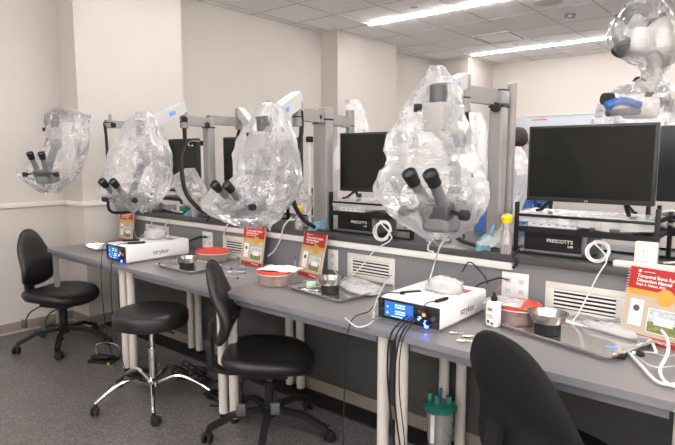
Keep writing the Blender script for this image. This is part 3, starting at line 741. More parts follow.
# ---------------------------------------------------------------- manuals
def manual(bl, br, lab, h=.31, lean=.22, z=ZD, spiral=True, face_w=None):
    bl = Vector(bl); br = Vector(br); d = br-bl; rz = math.atan2(d.y, d.x); wd = face_w or d.length
    e = empty('manual', (bl.x, bl.y, z), rz, lab, 'book', 'spiral manuals propped along the bench')
    T = Matrix.Rotation(-lean, 4, 'X')
    b = MB(BOOKT); b.M = T
    b.box((0, 0, .002), (wd, .012, h))
    b.m(BOOKR).box((0, -.0006, h*.70), (wd, .0001, h)).box((0, -.0006, .002), (wd, .0001, h*.095))
    b.m(BOOKY).box((0, -.0007, h*.625), (wd, .0001, h*.70)); b.cyl((wd*.64, -.0011, h*.64), (wd*.64, .0001, h*.64), wd*.14, seg=28)
    b.build('cover', e, smooth=False)
    b = MB(PAPER); b.M = T; b.box((wd*.10, -.0012, h*.20), (wd*.32, -.0002, h*.56)); b.m(GREYD).cyl((wd*.21, -.0016, h*.44), (wd*.21, -.0011, h*.44), wd*.055, seg=18); b.build('emblem_card', e, smooth=False)
    b = MB(mat('photo_grass', (.16, .18, .06), .5, var=.5, vscale=60)); b.M = T
    x0, x1, z0, z1 = wd*.42, wd*.90, h*.16, h*.47
    b.box((x0, -.0012, z0), (x1, -.0002, z0+(z1-z0)*.45)); b.m(mat('photo_sky', (.45, .50, .52), .5, var=.3, vscale=50)).box((x0, -.0012, z0+(z1-z0)*.45), (x1, -.0002, z1))
    b.m(PAPER).box((x0+.1*wd, -.0016, z0+(z1-z0)*.35), (x1-.08*wd, -.0011, z0+(z1-z0)*.7)); b.prism
    b.box((x0-.004, -.001, z1), (x1+.004, -.0002, z1+.003)).box((x0-.004, -.001, z0-.003), (x1+.004, -.0002, z0)).box((x0-.004, -.001, z0), (x0, -.0002, z1)).box((x1, -.001, z0), (x1+.004, -.0002, z1))
    b.build('photo_print', e, smooth=False)
    b = MB(PAPER); b.M = T; b.cyl((wd*.17, -.0012, h*.95), (wd*.17, -.0005, h*.95), wd*.028, seg=12); b.box((wd*.23, -.0012, h*.943), (wd*.42, -.0005, h*.952)); b.build('emblem', e, smooth=False)
    if spiral:
        b = MB(PAPER); b.M = T
        n = 26
        for k in range(n):
            zz = h*(k+.6)/n
            b.tube([(.006, -.004, zz), (-.004, -.005, zz), (-.009, .006, zz), (-.003, .015, zz), (.005, .014, zz)], .0013, 5, 3)
        b.build('spiral_binding', e)
    def tx(s, x, zf, sz, bold=.0005): text('lettering', s, sz, PAPER, e, T @ Matrix.Translation((wd*x, -.0008, h*zf)) @ FRONT, bold=bold)
    k = wd/.235
    tx('Temporal Bone Surgical', .14, .865, .0180*k); tx('Dissection Manual', .14, .805, .0180*k); tx('Ralph A. Nelson, M.D.', .14, .755, .0125*k, .0003)
    text('lettering', 'for Hearing', .016*k, PAPER, e, T @ Matrix.Translation((wd*.5, -.0008, h*.035)) @ FRONT, bold=.0004)
    return e
manual((-.640, 2.85, 0), (-.392, 2.78, 0), 'red and tan spiral manual nearest the camera, at the right edge of the view', h=.343, lean=.20, face_w=.28)
manual((-2.80, 2.86, 0), (-2.54, 2.82, 0), 'red and tan manual in the middle, beside the tray with the steel bowl', h=.32, lean=.22, face_w=.25)
manual((-3.44, 2.86, 0), (-3.19, 2.86, 0), 'red and tan manual behind the towel topped container, second from the left', h=.31, lean=.15, face_w=.25)
manual((-5.36, 2.86, 0), (-5.11, 2.86, 0), 'red and tan manual farthest left, behind the far white console', h=.32, lean=.12, face_w=.25)

# ---------------------------------------------------------------- white consoles
def console(x0, x1, y0, y1, z, h, lab, bright=True):
    e = empty('camera_console', ((x0+x1)/2, y0, z), 0, lab, 'medical console', 'white consoles with blue screens'); w2 = (x1-x0)/2; d = y1-y0
    MB(WHITE).box((-w2, .004, .012), (w2, d, h), .016, 4).build('casing', e)
    MB(GREYM).box((-w2+.01, .01, 0), (w2-.01, d-.01, .013)).build('base', e)
    MB(mat('console_black', (.01, .011, .014), .12, coat=.5)).box((-w2+.006, -.003, .016), (w2-.006, .006, h-.008), .006, 3).build('front_panel', e)
    MB(SCRBLUE).box((-w2+.05, -.0045, .032), (-w2+.05+w2*.92, -.0025, h-.022)).build('screen', e, smooth=False)
    b = MB(SCRTXT); q = -w2+.06
    for zz in (.095, .083, .062, .050): b.box((q+.055, -.0055, h*zz/.13), (q+.115, -.0044, h*zz/.13+.0045))
    b.box((q+.004, -.0055, h*.6), (q+.012, -.0044, h*.65)).box((q+.004, -.0055, h*.36), (q+.012, -.0044, h*.42)).box((q+.03, -.0055, h*.27), (q+.10, -.0044, h*.29))
    b.build('screen_text', e, smooth=False)
    for k, (sx, sz) in enumerate([(.45, .70), (.48, .35), (.66, .32), (.82, .52), (.70, .72)]):
        c = (w2*sx, -.004, h*sz); r = .012 if k < 4 else .008
        MB(STEEL if k in (0, 3) else BLK).cyl(c, (c[0], -.016, c[2]), r, seg=16).build('port', e)
    for k, (sx, sz) in enumerate([(.38, .42), (.56, .30), (.60, .18)]):
        MB(BLUEGLOW).lathe([(.006, 0), (.012, -.001), (.012, .003), (.006, .003)], (w2*sx, -.006, h*sz), (0, 1, 0), 16).build('port_light', e)
    MB(ORANGE).lathe([(.005, 0), (.009, -.001), (.009, .003), (.005, .003)], (w2*.52, -.006, h*.58), (0, 1, 0), 14).build('port_light', e)
    text('lettering', 'stryker', .052, GREYM, e, Matrix.Translation((w2+.0004, d*.40, h*.36)) @ Matrix.Rotation(PI/2, 4, 'Z') @ FRONT, bold=.0006)
    MB(mat('label_magenta', (.45, .03, .16), .4)).box((w2-.13, d-.17, h+.0002), (w2-.04, d-.10, h+.0012)).m(PAPER).box((w2-.13, d-.10, h+.0002), (w2-.04, d-.05, h+.0012)).build('sticker', e, smooth=False)
    return e
console(-1.690, -1.312, 2.325, 2.83, ZD, .132, 'white console with lit blue screen, nearest, left of the white bottle')
console(-4.40, -4.085, 2.235, 2.83, ZD, .150, 'white console with lit blue screen at the far left of the bench')
# handpieces lying on the consoles with their cables
def handpiece(p, q, pts, lab, r=.009, cr=.0032):
    p = Vector(p); q = Vector(q); e = empty('handpiece', p, 0, lab, 'handpiece', 'black handpieces on the consoles')
    d = (q-p)
    MB(BLK).lathe([(0, 0), (r*.7, .001), (r, .008), (r*1.05, d.length*.5), (r, d.length-.012), (r*.6, d.length)], (0, 0, 0), d, 16).build('grip', e)
    MB(BLKR).tube([Vector(a)-p for a in pts], cr, 6).build('cord', e)
zc = ZD+.142
handpiece((-1.60, 2.40, zc), (-1.53, 2.50, zc), [(-1.60, 2.40, zc), (-1.645, 2.34, zc+.004), (-1.672, 2.298, zc-.03), (-1.70, 2.27, .80), (-1.75, 2.165, .74), (-1.77, 2.15, .4), (-1.78, 2.16, -.05), (-1.70, 2.2, -.14)], 'black handpiece left of centre on the near console')
handpiece((-1.37, 2.37, zc), (-1.355, 2.47, zc), [(-1.37, 2.37, zc), (-1.385, 2.32, zc), (-1.40, 2.29, zc-.03), (-1.405, 2.285, .83), (-1.42, 2.16, .735), (-1.43, 2.15, .5), (-1.40, 2.16, .2), (-1.44, 2.2, -.14)], 'black handpiece at the right of the near console')
zk = ZD+.160
handpiece((-4.17, 2.30, zk), (-4.10, 2.42, zk), [(-4.17, 2.30, zk), (-4.20, 2.23, zk-.01), (-4.21, 2.19, .80), (-4.21, 2.165, .60), (-4.2, 2.17, .2), (-4.1, 2.2, -.14)], 'black handpiece on the far console near its right edge')
handpiece((-4.33, 2.34, zk), (-4.26, 2.46, zk), [(-4.33, 2.34, zk), (-4.38, 2.23, zk-.01), (-4.385, 2.19, .80), (-4.37, 2.165, .55), (-4.33, 2.17, .15), (-4.3, 2.22, -.14)], 'black handpiece on the far console near its left edge')

# crumpled bags
def crumple(name, c, size, lab, m=FILMW, seed=0, rz=0, cat='plastic bag', group=None):
    b = MB(m); n = 22; R = []
    for i in range(1, 12):
        th = PI*i/12; row = []
        for k in range(n):
            ph = 2*PI*k/n; v = Vector((math.sin(th)*math.cos(ph), math.sin(th)*math.sin(ph), math.cos(th)))
            f = 1+.28*noise.noise(v*2.2+Vector((seed, 0, 0)))+.16*noise.noise(v*6+Vector((0, seed, 0)))
            q = Vector((v.x*size[0]*f, v.y*size[1]*f, max(-.5, v.z)*size[2]*f))
            q = Matrix.Rotation(rz, 3, 'Z') @ q; q.z = max(q.z, -size[2]*.5)
            row.append(Vector(c)+q+Vector((0, 0, size[2]*.5)))
        R.append(row)
    b.rings(R); return one(name, b, lab, cat, group, ang=70)
crumple('plastic_bag', (-1.46, 2.62, zc-.008), (.11, .075, .05), 'clear crumpled bag on top of the near console', FILMW, 2)
b = MB(PAPER).cbox((-1.52, 2.46, ZD+.1375), (.13, .10, .008), .3, 0, .002); one('paper_packet', b, 'flat white packet lying on the near console', 'packet')
crumple('plastic_bag', (-4.28, 2.62, ZD+.152), (.10, .09, .06), 'clear crumpled bag on top of the far console', FILMW, 4)

# ---------------------------------------------------------------- trays
def tray(c, w_, d, rz, lab, m=STEELD, h=.028):
    e = empty('steel_tray', (*c, ZD), rz, lab, 'tray', 'steel trays along the bench'); a, b2 = w_/2, d/2
    def rr(x, y, r=.03, n=5):
        P = []
        for cx, cy, s in ((x-r, y-r, 0), (-x+r, y-r, 1), (-x+r, -y+r, 2), (x-r, -y+r, 3)):
            for k in range(n+1): t = PI/2*(s+k/n); P.append((cx+r*math.cos(t), cy+r*math.sin(t)))
        return P
    R = []
    for (ix, z) in ((.012, 0), (.004, h*.7), (0, h), (-.004, h+.002), (-.006, h), (-.001, h-.003)):
        pass
    prof = [(-.020, .001), (-.012, .002), (-.003, h*.8), (.004, h+.001), (.010, h), (.010, h-.004), (.003, h-.003), (-.004, h*.7), (-.013, .0002), (-.02, 0)]
    b = MB(m); L0 = None
    rings_ = [[(x, y, z) for x, y in rr(a+o_, b2+o_)] for o_, z in prof]
    b.rings(rings_, cap0=True, cap1=True)
    b.build('pan', e, ang=30); return e
tray((-.795, 2.695), .55, .38, -.28, 'large shiny tray at right holding a steel bowl and milky plastic')
tray((-2.26, 2.62), .50, .34, -.12, 'dark steel tray in the middle beside the manual, holding a steel bowl')
tray((-3.60, 2.49), .46, .30, -.02, 'steel tray at left behind the first upright chair backrest')
tray((-5.00, 2.50), .34, .22, -.15, 'small dark tray farthest left in the desk corner')
def bowl(c, r, h, lab, z=ZD+.004, band=True):
    e = empty('steel_bowl', (*c, z), 0, lab, 'bowl', 'steel bowls in trays')
    z0 = 0
    if band:
        MB(BLKR).lathe([(r*.80, 0), (r*.86, .004), (r*.86, h*.52), (r*.78, h*.55), (r*.76, h*.5), (r*.74, .006), (0, .006)], (0, 0, 0)).build('rubber_base', e); z0 = h*.30
    MB(STEEL).lathe([(0, z0+.008), (r*.7, z0+.010), (r*1.05, z0+h*.22), (r*1.22, z0+h*.55), (r*1.32, z0+h*.58), (r*1.32, z0+h*.60), (r*1.2, z0+h*.60), (r*1.0, z0+h*.26), (r*.68, z0+.018), (0, z0+.016)], (0, 0, 0), seg=36).build('shell', e)
    b = MB(STEEL); b.cyl((-r*1.3, 0, z0+h*.59), (-r*1.6, 0, z0+h*.52), .007, seg=8); b.build('spout', e)
bowl((-.915, 2.66), .072, .115, 'steel bowl on a black rubber base in the large right tray')
bowl((-2.26, 2.60), .068, .105, 'steel bowl on a black rubber base in the middle dark tray')
bowl((-3.58, 2.45), .066, .10, 'steel bowl behind the tall chair backrest in the left tray')
# instruments in the middle tray
for k in range(4):
    x = -2.44+k*.028; b = MB(CHROME)
    b.tube([(x, 2.52+.01*k, ZD+.008), (x+.03, 2.60, ZD+.009), (x+.04, 2.70, ZD+.008)], .0035, 6).cyl((x+.04, 2.70, ZD+.008), (x+.044, 2.735, ZD+.008), .006, .002, 8)
    one('dissection_probe', b, 'slim steel instrument lying left of the bowl in the middle tray', 'instrument', 'steel instruments in the middle tray')
# milky plastic in right tray and middle tray
def blob(name, px, z, lab, seed, D=None, m=FILMW, thick=.03):
    pts = [atZ(x, y, z) for x, y in px]; c = sum(pts, Vector())/len(pts)
    P = spline(pts+[pts[0]], 5)[:-1]; b = MB(m); R = []
    for s_, hh in ((1, 0), (.98, .25), (.85, .7), (.6, 1), (.3, .9), (.08, 1)):
        R.append([c+(p-c)*s_+Vector((0, 0, hh*thick*(1+.7*noise.noise(p*9*s_+Vector((seed, 0, 0))))+.003)) for p in P])
    b.rings(R); return one(name, b, lab, 'plastic sheet', None, ang=70)
blob('plastic_wrap', [(572, 317), (590, 311), (615, 315), (636, 325), (644, 336), (630, 339), (605, 332), (585, 326)], ZD+.012, 'milky plastic film heaped in the large right tray', 3, thick=.028)
blob('plastic_wrap', [(338, 284), (352, 277), (372, 284), (384, 290), (372, 296), (350, 292)], ZD+.012, 'rolled milky plastic lying across the back of the middle tray', 5, thick=.025)
b = MB(BLUEL).cbox((-.60, 2.555, ZD+.030), (.05, .015, .006), .3); one('marker_strip', b, 'small blue strip at the front right corner of the large tray', 'clip')

# ---------------------------------------------------------------- containers
def container(c, r, h, lab, towel=False, sy=.85, lidz=None, bag=False):
    e = empty('food_container', (*c, ZD), -.1, lab, 'container', 'clear tubs with red lids')
    MB(mat('tissue', (.45, .25, .20), .7, bump=.6, bscale=40, var=.3, vscale=25)).lathe([(0, .008), (r*.78, .008), (r*.86, h*.5), (r*.5, h*.6), (0, h*.58)], (0, 0, 0), seg=30, sy=sy).build('contents', e)
    MB(CLEAR).lathe([(0, 0), (r*.85, 0), (r*.9, .005), (r*.99, h*.86), (r*.99, h*.9)], (0, 0, 0), seg=40, sy=sy).build('tub', e)
    MB(RED).lathe([(r*1.0, h*.86), (r*1.05, h*.86), (r*1.06, h*.98), (r*1.0, h*1.03), (r*.9, h*1.03), (r*.87, h*.97), (0, h*.97)], (0, 0, 0), seg=40, sy=sy).build('lid', e)
    MB(WHITE).lathe([(r*1.0, h*.80), (r*1.045, h*.80), (r*1.045, h*.86), (r*1.0, h*.86)], (0, 0, 0), seg=40, sy=sy).build('rim', e)
    if towel: pass
container((-2.70, 2.53), .125, .098, 'red lidded tub with a white towel on top in the middle of the desk')
container((-1.115, 2.76), .125, .098, 'red lidded tub with milky bag on top beside the white bottle')
container((-3.72, 2.80), .15, .088, 'flat wide red lidded tub at left with nothing on its lid')
def towel(c, w_, d, rz, z, lab, seed, m):
    b = MB(m); n = 16; G = []
    for j in range(n+1):
        row = []
        for i in range(n+1):
            u, v = i/n-.5, j/n-.5; p = Vector((u*w_, v*d, 0))
            q = Matrix.Rotation(rz, 3, 'Z') @ p
            r2 = math.hypot(u, v)*2
            zz = z+.012+.016*noise.noise(Vector((u*5, v*5, seed)))-max(0, r2-.78)*.03
            row.append(b.v((c[0]+q.x, c[1]+q.y, max(zz, z+.002))))
        G.append(row)
    for j in range(n):
        for i in range(n): b.face([G[j][i], G[j][i+1], G[j+1][i+1], G[j+1][i]])
    o = one('cloth_towel', b, lab, 'towel', None, ang=80); s = o.modifiers.new('thick', 'SOLIDIFY'); s.thickness = .004; s.offset = 1; return o
towel((-2.67, 2.56), .27, .16, .35, ZD+.101, 'white folded towel lying on the middle red lidded tub', 3, PAPER)
towel((-1.16, 2.72), .19, .17, .2, ZD+.101, 'white plastic pouch lying on the tub beside the bottle', 8, FILMW)

# bottle by the near console
e = empty('spray_bottle', (-1.165, 2.60, ZD), -.3, 'white labelled bottle with black cap between console and red lidded tub', 'bottle')
MB(WHITE).box((-.032, -.025, 0), (.032, .025, .135), .012, 3).build('body', e)
MB(PAPER).box((-.027, -.0262, .015), (.027, -.0248, .115)).m(RED).box((-.018, -.0268, .085), (.010, -.026, .098)).m(GREYD).box((-.020, -.0268, .02), (-.004, -.026, .036)).box((.004, -.0268, .018), (.022, -.026, .028)).box((-.02, -.0268, .05), (.02, -.026, .053)).box((-.02, -.0268, .06), (.016, -.026, .063)).build('label', e, smooth=False)
MB(BLK).lathe([(.016, 0), (.016, .02), (.010, .026), (.006, .045), (0, .046)], (0, 0, .134), seg=18).build('cap', e)
b = MB(RED).tube([(-1.165, 2.60, ZD+.178), (-1.15, 2.62, ZD+.20), (-1.14, 2.64, ZD+.235)], .0015, 5); one('thin_tube', b, 'thin red straw rising from the white bottle cap', 'tube')
# drill burs on the desk front of the console
for k, (x, y, a) in enumerate([(457, 333, .6), (470, 336, .75), (465, 341, .55)]):
    p = atZ(x, y, ZD+.009); e = empty('drill_fitting', p, a, ['metal drill fitting beside the near console, nearest to it', 'metal drill fitting right of the near console, farthest right', 'metal drill fitting right of the near console, closest to the desk edge'][k], 'drill part', 'metal drill fittings on the desk')
    MB(BRASS).lathe([(0, -.04), (.006, -.038), (.008, -.02), (.008, 0), (.005, .004), (.005, .02), (.003, .03), (0, .036)], (0, 0, 0), (1, 0, 0), 14).build('shaft', e)
    MB(BRASS).lathe([(.004, -.004), (.009, -.003), (.009, .003), (.004, .004)], (-.018, 0, 0), (1, 0, 0), 14).build('ring', e)
p = atZ(372, 316, ZD+.004); b = MB(BRASS)
for k in range(5): b.cyl(p+Vector((-.02+.012*k, .004*(k % 2), 0)), p+Vector((-.012+.012*k, .018, .006)), .0035, seg=8)
one('bur_set', b, 'cluster of tiny metal burs left of the near console', 'drill part')
# small foam pads
for q, l in (((309, 285), 'pale green foam block beside the foot of the middle manual'), ((233, 259), 'pale green foam block right of the flat red tub'), ((88, 238), 'pale green foam block at the far left of the bench')):
    p = atZ(*q, ZD); b = MB(FOAM).cbox((p.x, p.y, ZD+.013), (.08, .05, .024), .3, 0, .004); one('foam_block', b, l, 'foam', 'pale green foam blocks')
# syringes / clear packets with blue parts between trays
for k, (x, y, a) in enumerate([(225, 268, .3), (238, 272, .7), (232, 277, .1), (243, 268, -.4)]):
    p = atZ(x, y, ZD+.010); e = empty('syringe', p, a, 'clear syringe with blue fitting lying left of the towel topped tub', 'syringe', 'clear syringes on the desk')
    MB(CLEAR).cyl((-.05, 0, 0), (.05, 0, 0), .008, seg=12).build('barrel', e)
    MB(BLUE).cyl((.05, 0, 0), (.062, 0, 0), .009, seg=12).build('blue_hub', e)
    MB(WHITE).cyl((-.075, 0, 0), (-.05, 0, 0), .005, seg=10).build('plunger', e)
p = atZ(293, 266, ZD+.0); 
e = empty('syringe', atZ(295, 276, ZD), 0, 'upright clear tube with blue cap left of the middle manual', 'syringe')
MB(CLEAR).cyl((0, 0, .0), (.0, 0, .12), .008, seg=12).build('barrel', e)
MB(BLUE).cyl((0, 0, .12), (.012, 0, .15), .007, seg=12).build('blue_hub', e)

# ---------------------------------------------------------------- things on the ledge
def capped(px, Y, h, lab, body=WHITE):
    p = atY(*px, Y); e = empty('yellow_cap_bottle', (p.x, Y, ZL), 0, lab, 'bottle', 'bottles with yellow caps on the ledge'); top = p.z-ZL
    MB(CLEAR).lathe([(0, 0), (.03, 0), (.032, .006), (.032, top*.62), (.014, top*.75), (.014, top-.03)], (0, 0, 0), seg=20).build('body', e)
    MB(YEL).lathe([(.022, -.024), (.027, -.020), (.034, .010), (.024, .024), (0, .026)], (0, 0, top), seg=8).build('cap', e)
capped((194, 199), 3.03, .2, 'bottle with bright yellow cap left of the second microscope')
capped((299, 209), 3.02, .2, 'bottle with bright yellow cap left of the double column')
capped((507, 219), 3.0, .2, 'bottle with bright yellow cap right of the near column')
b = MB(GREENP); p = atY(184, 201, 3.12); b.cbox((p.x, 3.12, ZL+.05), (.09, .05, .05), .2, 0, .01).cbox((p.x, 3.12, ZL+.014), (.04, .04, .028)); one('green_connector', b, 'dark green connector block beside the left yellow capped bottle', 'connector')
# IV style thin poles with hooks
def thin_pole(px, Y, ytop, lab, hooks=True):
    p = atY(px, 215, Y); t = atY(px, ytop, Y); e = empty('hook_pole', (p.x, Y, ZL), 0, lab, 'pole', 'thin white hook poles on the ledge'); zt = t.z-ZL
    MB(WHITE).cyl((0, 0, .01), (0, 0, zt), .011, seg=14).build('rod', e)
    MB(GREYD).cyl((0, 0, 0), (0, 0, .012), .05, seg=24).build('base', e)
    MB(BLK).cbox((0, 0, zt-.01), (.05, .04, .045), 0, 0, .008).build('clamp', e)
    if hooks:
        for s in (-1, 1):
            MB(CHROME).tube([(0, 0, zt), (s*.06, -.02, zt+.01), (s*.12, -.04, zt+.008), (s*.15, -.05, zt-.015), (s*.13, -.045, zt-.035), (s*.10, -.035, zt-.03)], .004, 6).build('hook', e)
thin_pole(204.5, 3.0+.12, 142, 'thin white pole with wire hooks left of the first grey column')
thin_pole(310, 3.0+.12, 138, 'thin white pole directly left of the double grey column', False)
# blue towels / drapes on the ledge
def wedge(px, Y, w_, h, rz, lab, m=TOWEL):
    p = atY(*px, Y); b = MB(m); n = 10; R = []
    for i in range(n+1):
        u = i/n; x = (u-.5)*w_; hh = h*(.35+.65*u)+.01*math.sin(u*9)
        R.append([(x, -.05-.02*math.sin(u*7), 0), (x+.02, -.012, hh), (x+.02, .006, hh*.98), (x, .05, 0)])
    b.M = Matrix.Translation((p.x, Y, ZL+.001)) @ Matrix.Rotation(rz, 4, 'Z'); b.rings(R)
    one('folded_drape', b, lab, 'drape', 'folded pale blue drapes on the ledge', ang=60)
wedge((193, 213), 3.08, .17, .09, .4, 'folded pale blue drape beside the left yellow capped bottle')
wedge((318, 222), 3.06, .14, .12, .3, 'folded pale blue drape at the foot of the double column')
wedge((484, 240), 3.04, .09, .16, .3, 'folded pale blue drape standing left of the near column')
# blue gown hanging at rear of near column
film('surgical_gown', [(486, 186, 3, 0, 1), (486, 194, 8, 0, .6), (485, 212, 10, 0, .6), (486, 232, 11, 0, .6), (487, 250, 11, 0, .6)], 4.1, 'blue fabric gown hanging left of the near column', SCRUB, 24, 20, .015, seed=71, cat='gown', group=None)
film('surgical_gown', [(512, 176, 4, 0, 1), (512, 190, 8, 0, .6), (513, 206, 9, 0, .6), (513, 228, 9, 0, .6), (513, 290, 10, 0, .6), (513, 395, 11, 0, .6)], 4.15, 'blue fabric gown hanging right of the near column', SCRUB, 24, 20, .015, seed=73, cat='gown', group=None)
# coiled white cable and other cords
def coil(c, R, n, lab, rz=0, tilt=.3, r=.006, tails=(), m=TUBEW, name='cable_coil', jit=.25, grp='coiled white cables'):
    pts = []
    c = Vector(c); M = Matrix.Rotation(rz, 3, 'Z') @ Matrix.Rotation(tilt, 3, 'X')
    for k in range(int(n*12)+1):
        a = 2*PI*k/12; rad = R*(1+jit*math.sin(a*.37+1.3)*.5); pts.append(c+M @ Vector((math.cos(a)*rad, math.sin(a)*rad, .004*k/12+.006*math.sin(a*1.7))))
    pts += [Vector(t) for t in tails]
    b = MB(m).tube(pts, r, 6, 3); return one(name, b, lab, 'cable', grp)
coil(atY(383, 231, 2.985), .060, 3.4, 'white coiled cable left of the big microscope, trailing down the partition', 0, 1.25, .0042, [atY(392, 238, 2.955), atY(375, 250, 2.95), atY(360, 268, 2.955), atY(348, 277, 2.955), atY(338, 275, 2.96), atY(330, 264, 2.985)])
coil(atY(598, 252, 3.05), .052, 3.4, 'white coiled cable below the near rack, trailing across the vent', 0, 1.1, .004, [atY(607, 258, 2.955), atY(598, 275, 2.95), atY(588, 295, 2.955), atY(578, 314, 2.93), atY(572, 322, 2.9)])
def cord(pts, r, m, lab, name='cable', grp=None): return one(name, MB(m).tube(pts, r, 6, 5), lab, 'cable', grp)
cord([atY(146, 212, 3.0), atY(152, 222, 2.955), atY(144, 234, 2.96), atY(137, 238, 2.93), atY(134, 228, 2.96), atY(136, 218, 2.955)], .005, TUBEW, 'white looped cord hanging behind the far console')
cord([atY(172, 215, 2.99), atY(168, 222, 2.955), atY(160, 232, 2.94), atY(152, 240, 2.9)], .005, TUBEW, 'white cord dropping from the ledge onto the far console')
cord([atY(237, 222, 3.0), atY(228, 224, 2.955), atY(224, 234, 2.955), atY(224, 246, 2.95), atY(223, 256, 2.9)], .005, TUBEW, 'white cord dropping beside the vent behind the flat red tub')
cord([atY(292, 217, 3.0), atY(284, 226, 2.955), atY(280, 240, 2.955), atY(274, 251, 2.95), atY(268, 256, 2.93)], .005, TUBEW, 'white cord curving down the partition left of the middle manual')
cord([atD(452, 238, 2.8), atD(442, 243, 2.8), atY(436, 258, 2.95), atY(432, 272, 2.95), atY(428, 284, 2.85), atY(424, 291, 2.75)], .0048, TUBEW, 'white tube hanging from the big microscope drape to the near console')
cord([atD(448, 234, 2.75), atD(438, 236, 2.75), atD(430, 242, 2.8), atD(428, 250, 2.85), atD(434, 252, 2.85)], .0048, TUBEW, 'short white hooked tube under the big microscope drape')
cord([atZ(400, 312, ZD+.006), atZ(380, 318, ZD+.006), atD(372, 316, 2.72), atD(382, 288, 2.75), atD(392, 275, 2.85), atD(394, 290, 2.75)], .004, BAGM, 'clear tube arching over the left side of the near console')
cord([atZ(345, 318, ZD+.006), atZ(358, 327, ZD+.006), atZ(372, 322, ZD+.006), atZ(374, 312, ZD+.006)], .004, TUBEW, 'pale tube loop lying left of the near console')
cord([atZ(470, 292, ZD+.09), atY(480, 284, 2.9), atY(492, 280, 2.94), atY(500, 278, 2.93), atY(508, 280, 2.98)], .005, BLKR, 'black cord from the rear of the near console to the outlet')
cord([atY(462, 272, 2.97), atY(470, 262, 2.94), atY(484, 276, 2.93), atY(488, 284, 2.9)], .004, BLKR, 'black cord looping above the rear of the near console')
cord([atY(190, 258, 2.8), atY(186, 246, 2.9), atY(192, 240, 2.95), atY(200, 237, 2.97), atY(207, 237, 2.98)], .008, BLKR, 'black power cord with plug at the outlet behind the flat red tub')
cord([atY(519, 250, 3.06), atY(513, 256, 2.955), atY(517, 263, 2.95), atY(513, 268, 2.955)], .008, BLKR, 'black cord hanging off the ledge at the left foot of the near rack')
cord([atY(207, 206, 3.0), atY(209, 214, 2.95), atY(207, 222, 2.945)], .007, BLKR, 'short black hook cord over the ledge edge left of the second microscope')
for k in range(7):
    y0 = 3.30+.03*k; x = -.50+.012*k
    cord([(x-.1, 3.42, 1.30-.02*k), (x, y0-.1, 1.33-.03*k), (x+.10, y0, 1.30-.03*k), (x+.13, y0-.05, 1.18-.01*k), (x+.06, y0-.1, 1.09), (x-.03, y0-.12, 1.065)], .0065, BLKR if k % 3 else TUBEW, 'looping cord in the bundle right of the near rack', 'cable', 'cord bundle right of the near rack')
for k, (a, b2, m) in enumerate([((160, 196), (185, 203), TUBEW), ((152, 203), (176, 197), TUBEW), ((150, 198), (172, 208), BLKR), ((215, 212), (232, 205), BLKR), ((292, 214), (322, 217), TUBEW), ((288, 206), (303, 218), TUBEW), ((450, 225), (470, 240), BLKR), ((405, 226), (425, 234), BLKR)]):
    p, q = atZ(*a, 1.07), atZ(*b2, 1.07); 
    if max(p.y, q.y) > 3.7 or min(p.y, q.y) < 2.98:
        p.x *= 3.25/p.y; p.y = 3.25; q.x *= 3.12/q.y; q.y = 3.12
    mid = (p+q)/2
    cord([(p.x, p.y, 1.062), (mid.x-.05, mid.y-.03, 1.085), (mid.x, mid.y+.05, 1.10), (mid.x+.05, mid.y-.04, 1.08), (q.x, q.y, 1.062)], .007, m, ['white cord looping on the ledge behind the far console', 'white cord crossing beside the left power block', 'black cord beside the left power block', 'black cord under the second microscope', 'white cord at the foot of the double column', 'white cord beside the yellow capped bottle left of the double column', 'black cord on the ledge left of the near column', 'black cord on the ledge under the big drape'][k])
# white tubing pile at the right edge of the desk
for k, q in enumerate([[(625, 353), (648, 352), (668, 356), (690, 352)], [(628, 352), (640, 364), (658, 382), (680, 383), (700, 370)], [(690, 388), (668, 384), (660, 370), (668, 352), (666, 336), (655, 326), (650, 335), (656, 352)],
                      [(634, 348), (650, 342), (670, 344), (690, 350)], [(636, 356), (652, 366), (672, 366), (690, 360)]]):
    pts = [atZ(x, y, ZD+.008+.006*k+(.05 if k == 2 and 2 < i_ < 6 else 0)) for i_, (x, y) in enumerate(q)]
    one('clear_tubing', MB(TUBEW if k in (1, 2) else BAGM).tube(pts, .0068 if k in (1, 2) else .003, 8), ['thin clear tube lying highest across the tubing pile', 'thick white tube curving along the desk edge at right', 'white tube looping upward in front of the near manual', 'thin clear tube closest to the near manual', 'thin clear tube crossing the middle of the tubing pile'][k], 'tubing', 'tubing at the right end of the desk')
for q, l in (((621, 356), 'black fitting at the corner of the large right tray'), ((640, 354), 'black valve with white end amid the tubing at right')):
    p = atZ(*q, ZD+.016); b = MB(BLK).cbox(p, (.035, .025, .022), .4, 0, .006).m(WHITE).cyl(p+Vector((-.03, -.005, 0)), p+Vector((-.015, 0, 0)), .008, seg=10); one('tube_fitting', b, l, 'fitting')
# black bundle of cords hanging from consoles
def hang(xs, Yf, base, lab, z0=.80, r=.0045):
    for k, x in enumerate(xs):
        rnd = random.Random(int(base*100)+k)
        pts = [(x, Yf+.02, z0), (x+.01, Yf-.06, z0-.01), (x+.005*k, Yf-.145, .72), (x-.01+rnd.uniform(-.01, .01), Yf-.15, .50), (x+rnd.uniform(-.02, .03), Yf-.13, .20), (x+.03+.02*k, Yf-.1, -.09), (x+.1+.05*k, Yf-.05, -.138), (x+.2, Yf+.05, -.138)]
        one('cable', MB(BLKR).tube(pts, r, 6, 5), lab[k], 'cable')
hang([-1.50, -1.475, -1.455], 2.31, -1.5, ['black cord from the near console down the front leg, leftmost strand', 'black cord from the near console down the front leg, middle strand', 'black cord from the near console down the front leg, rightmost strand'])
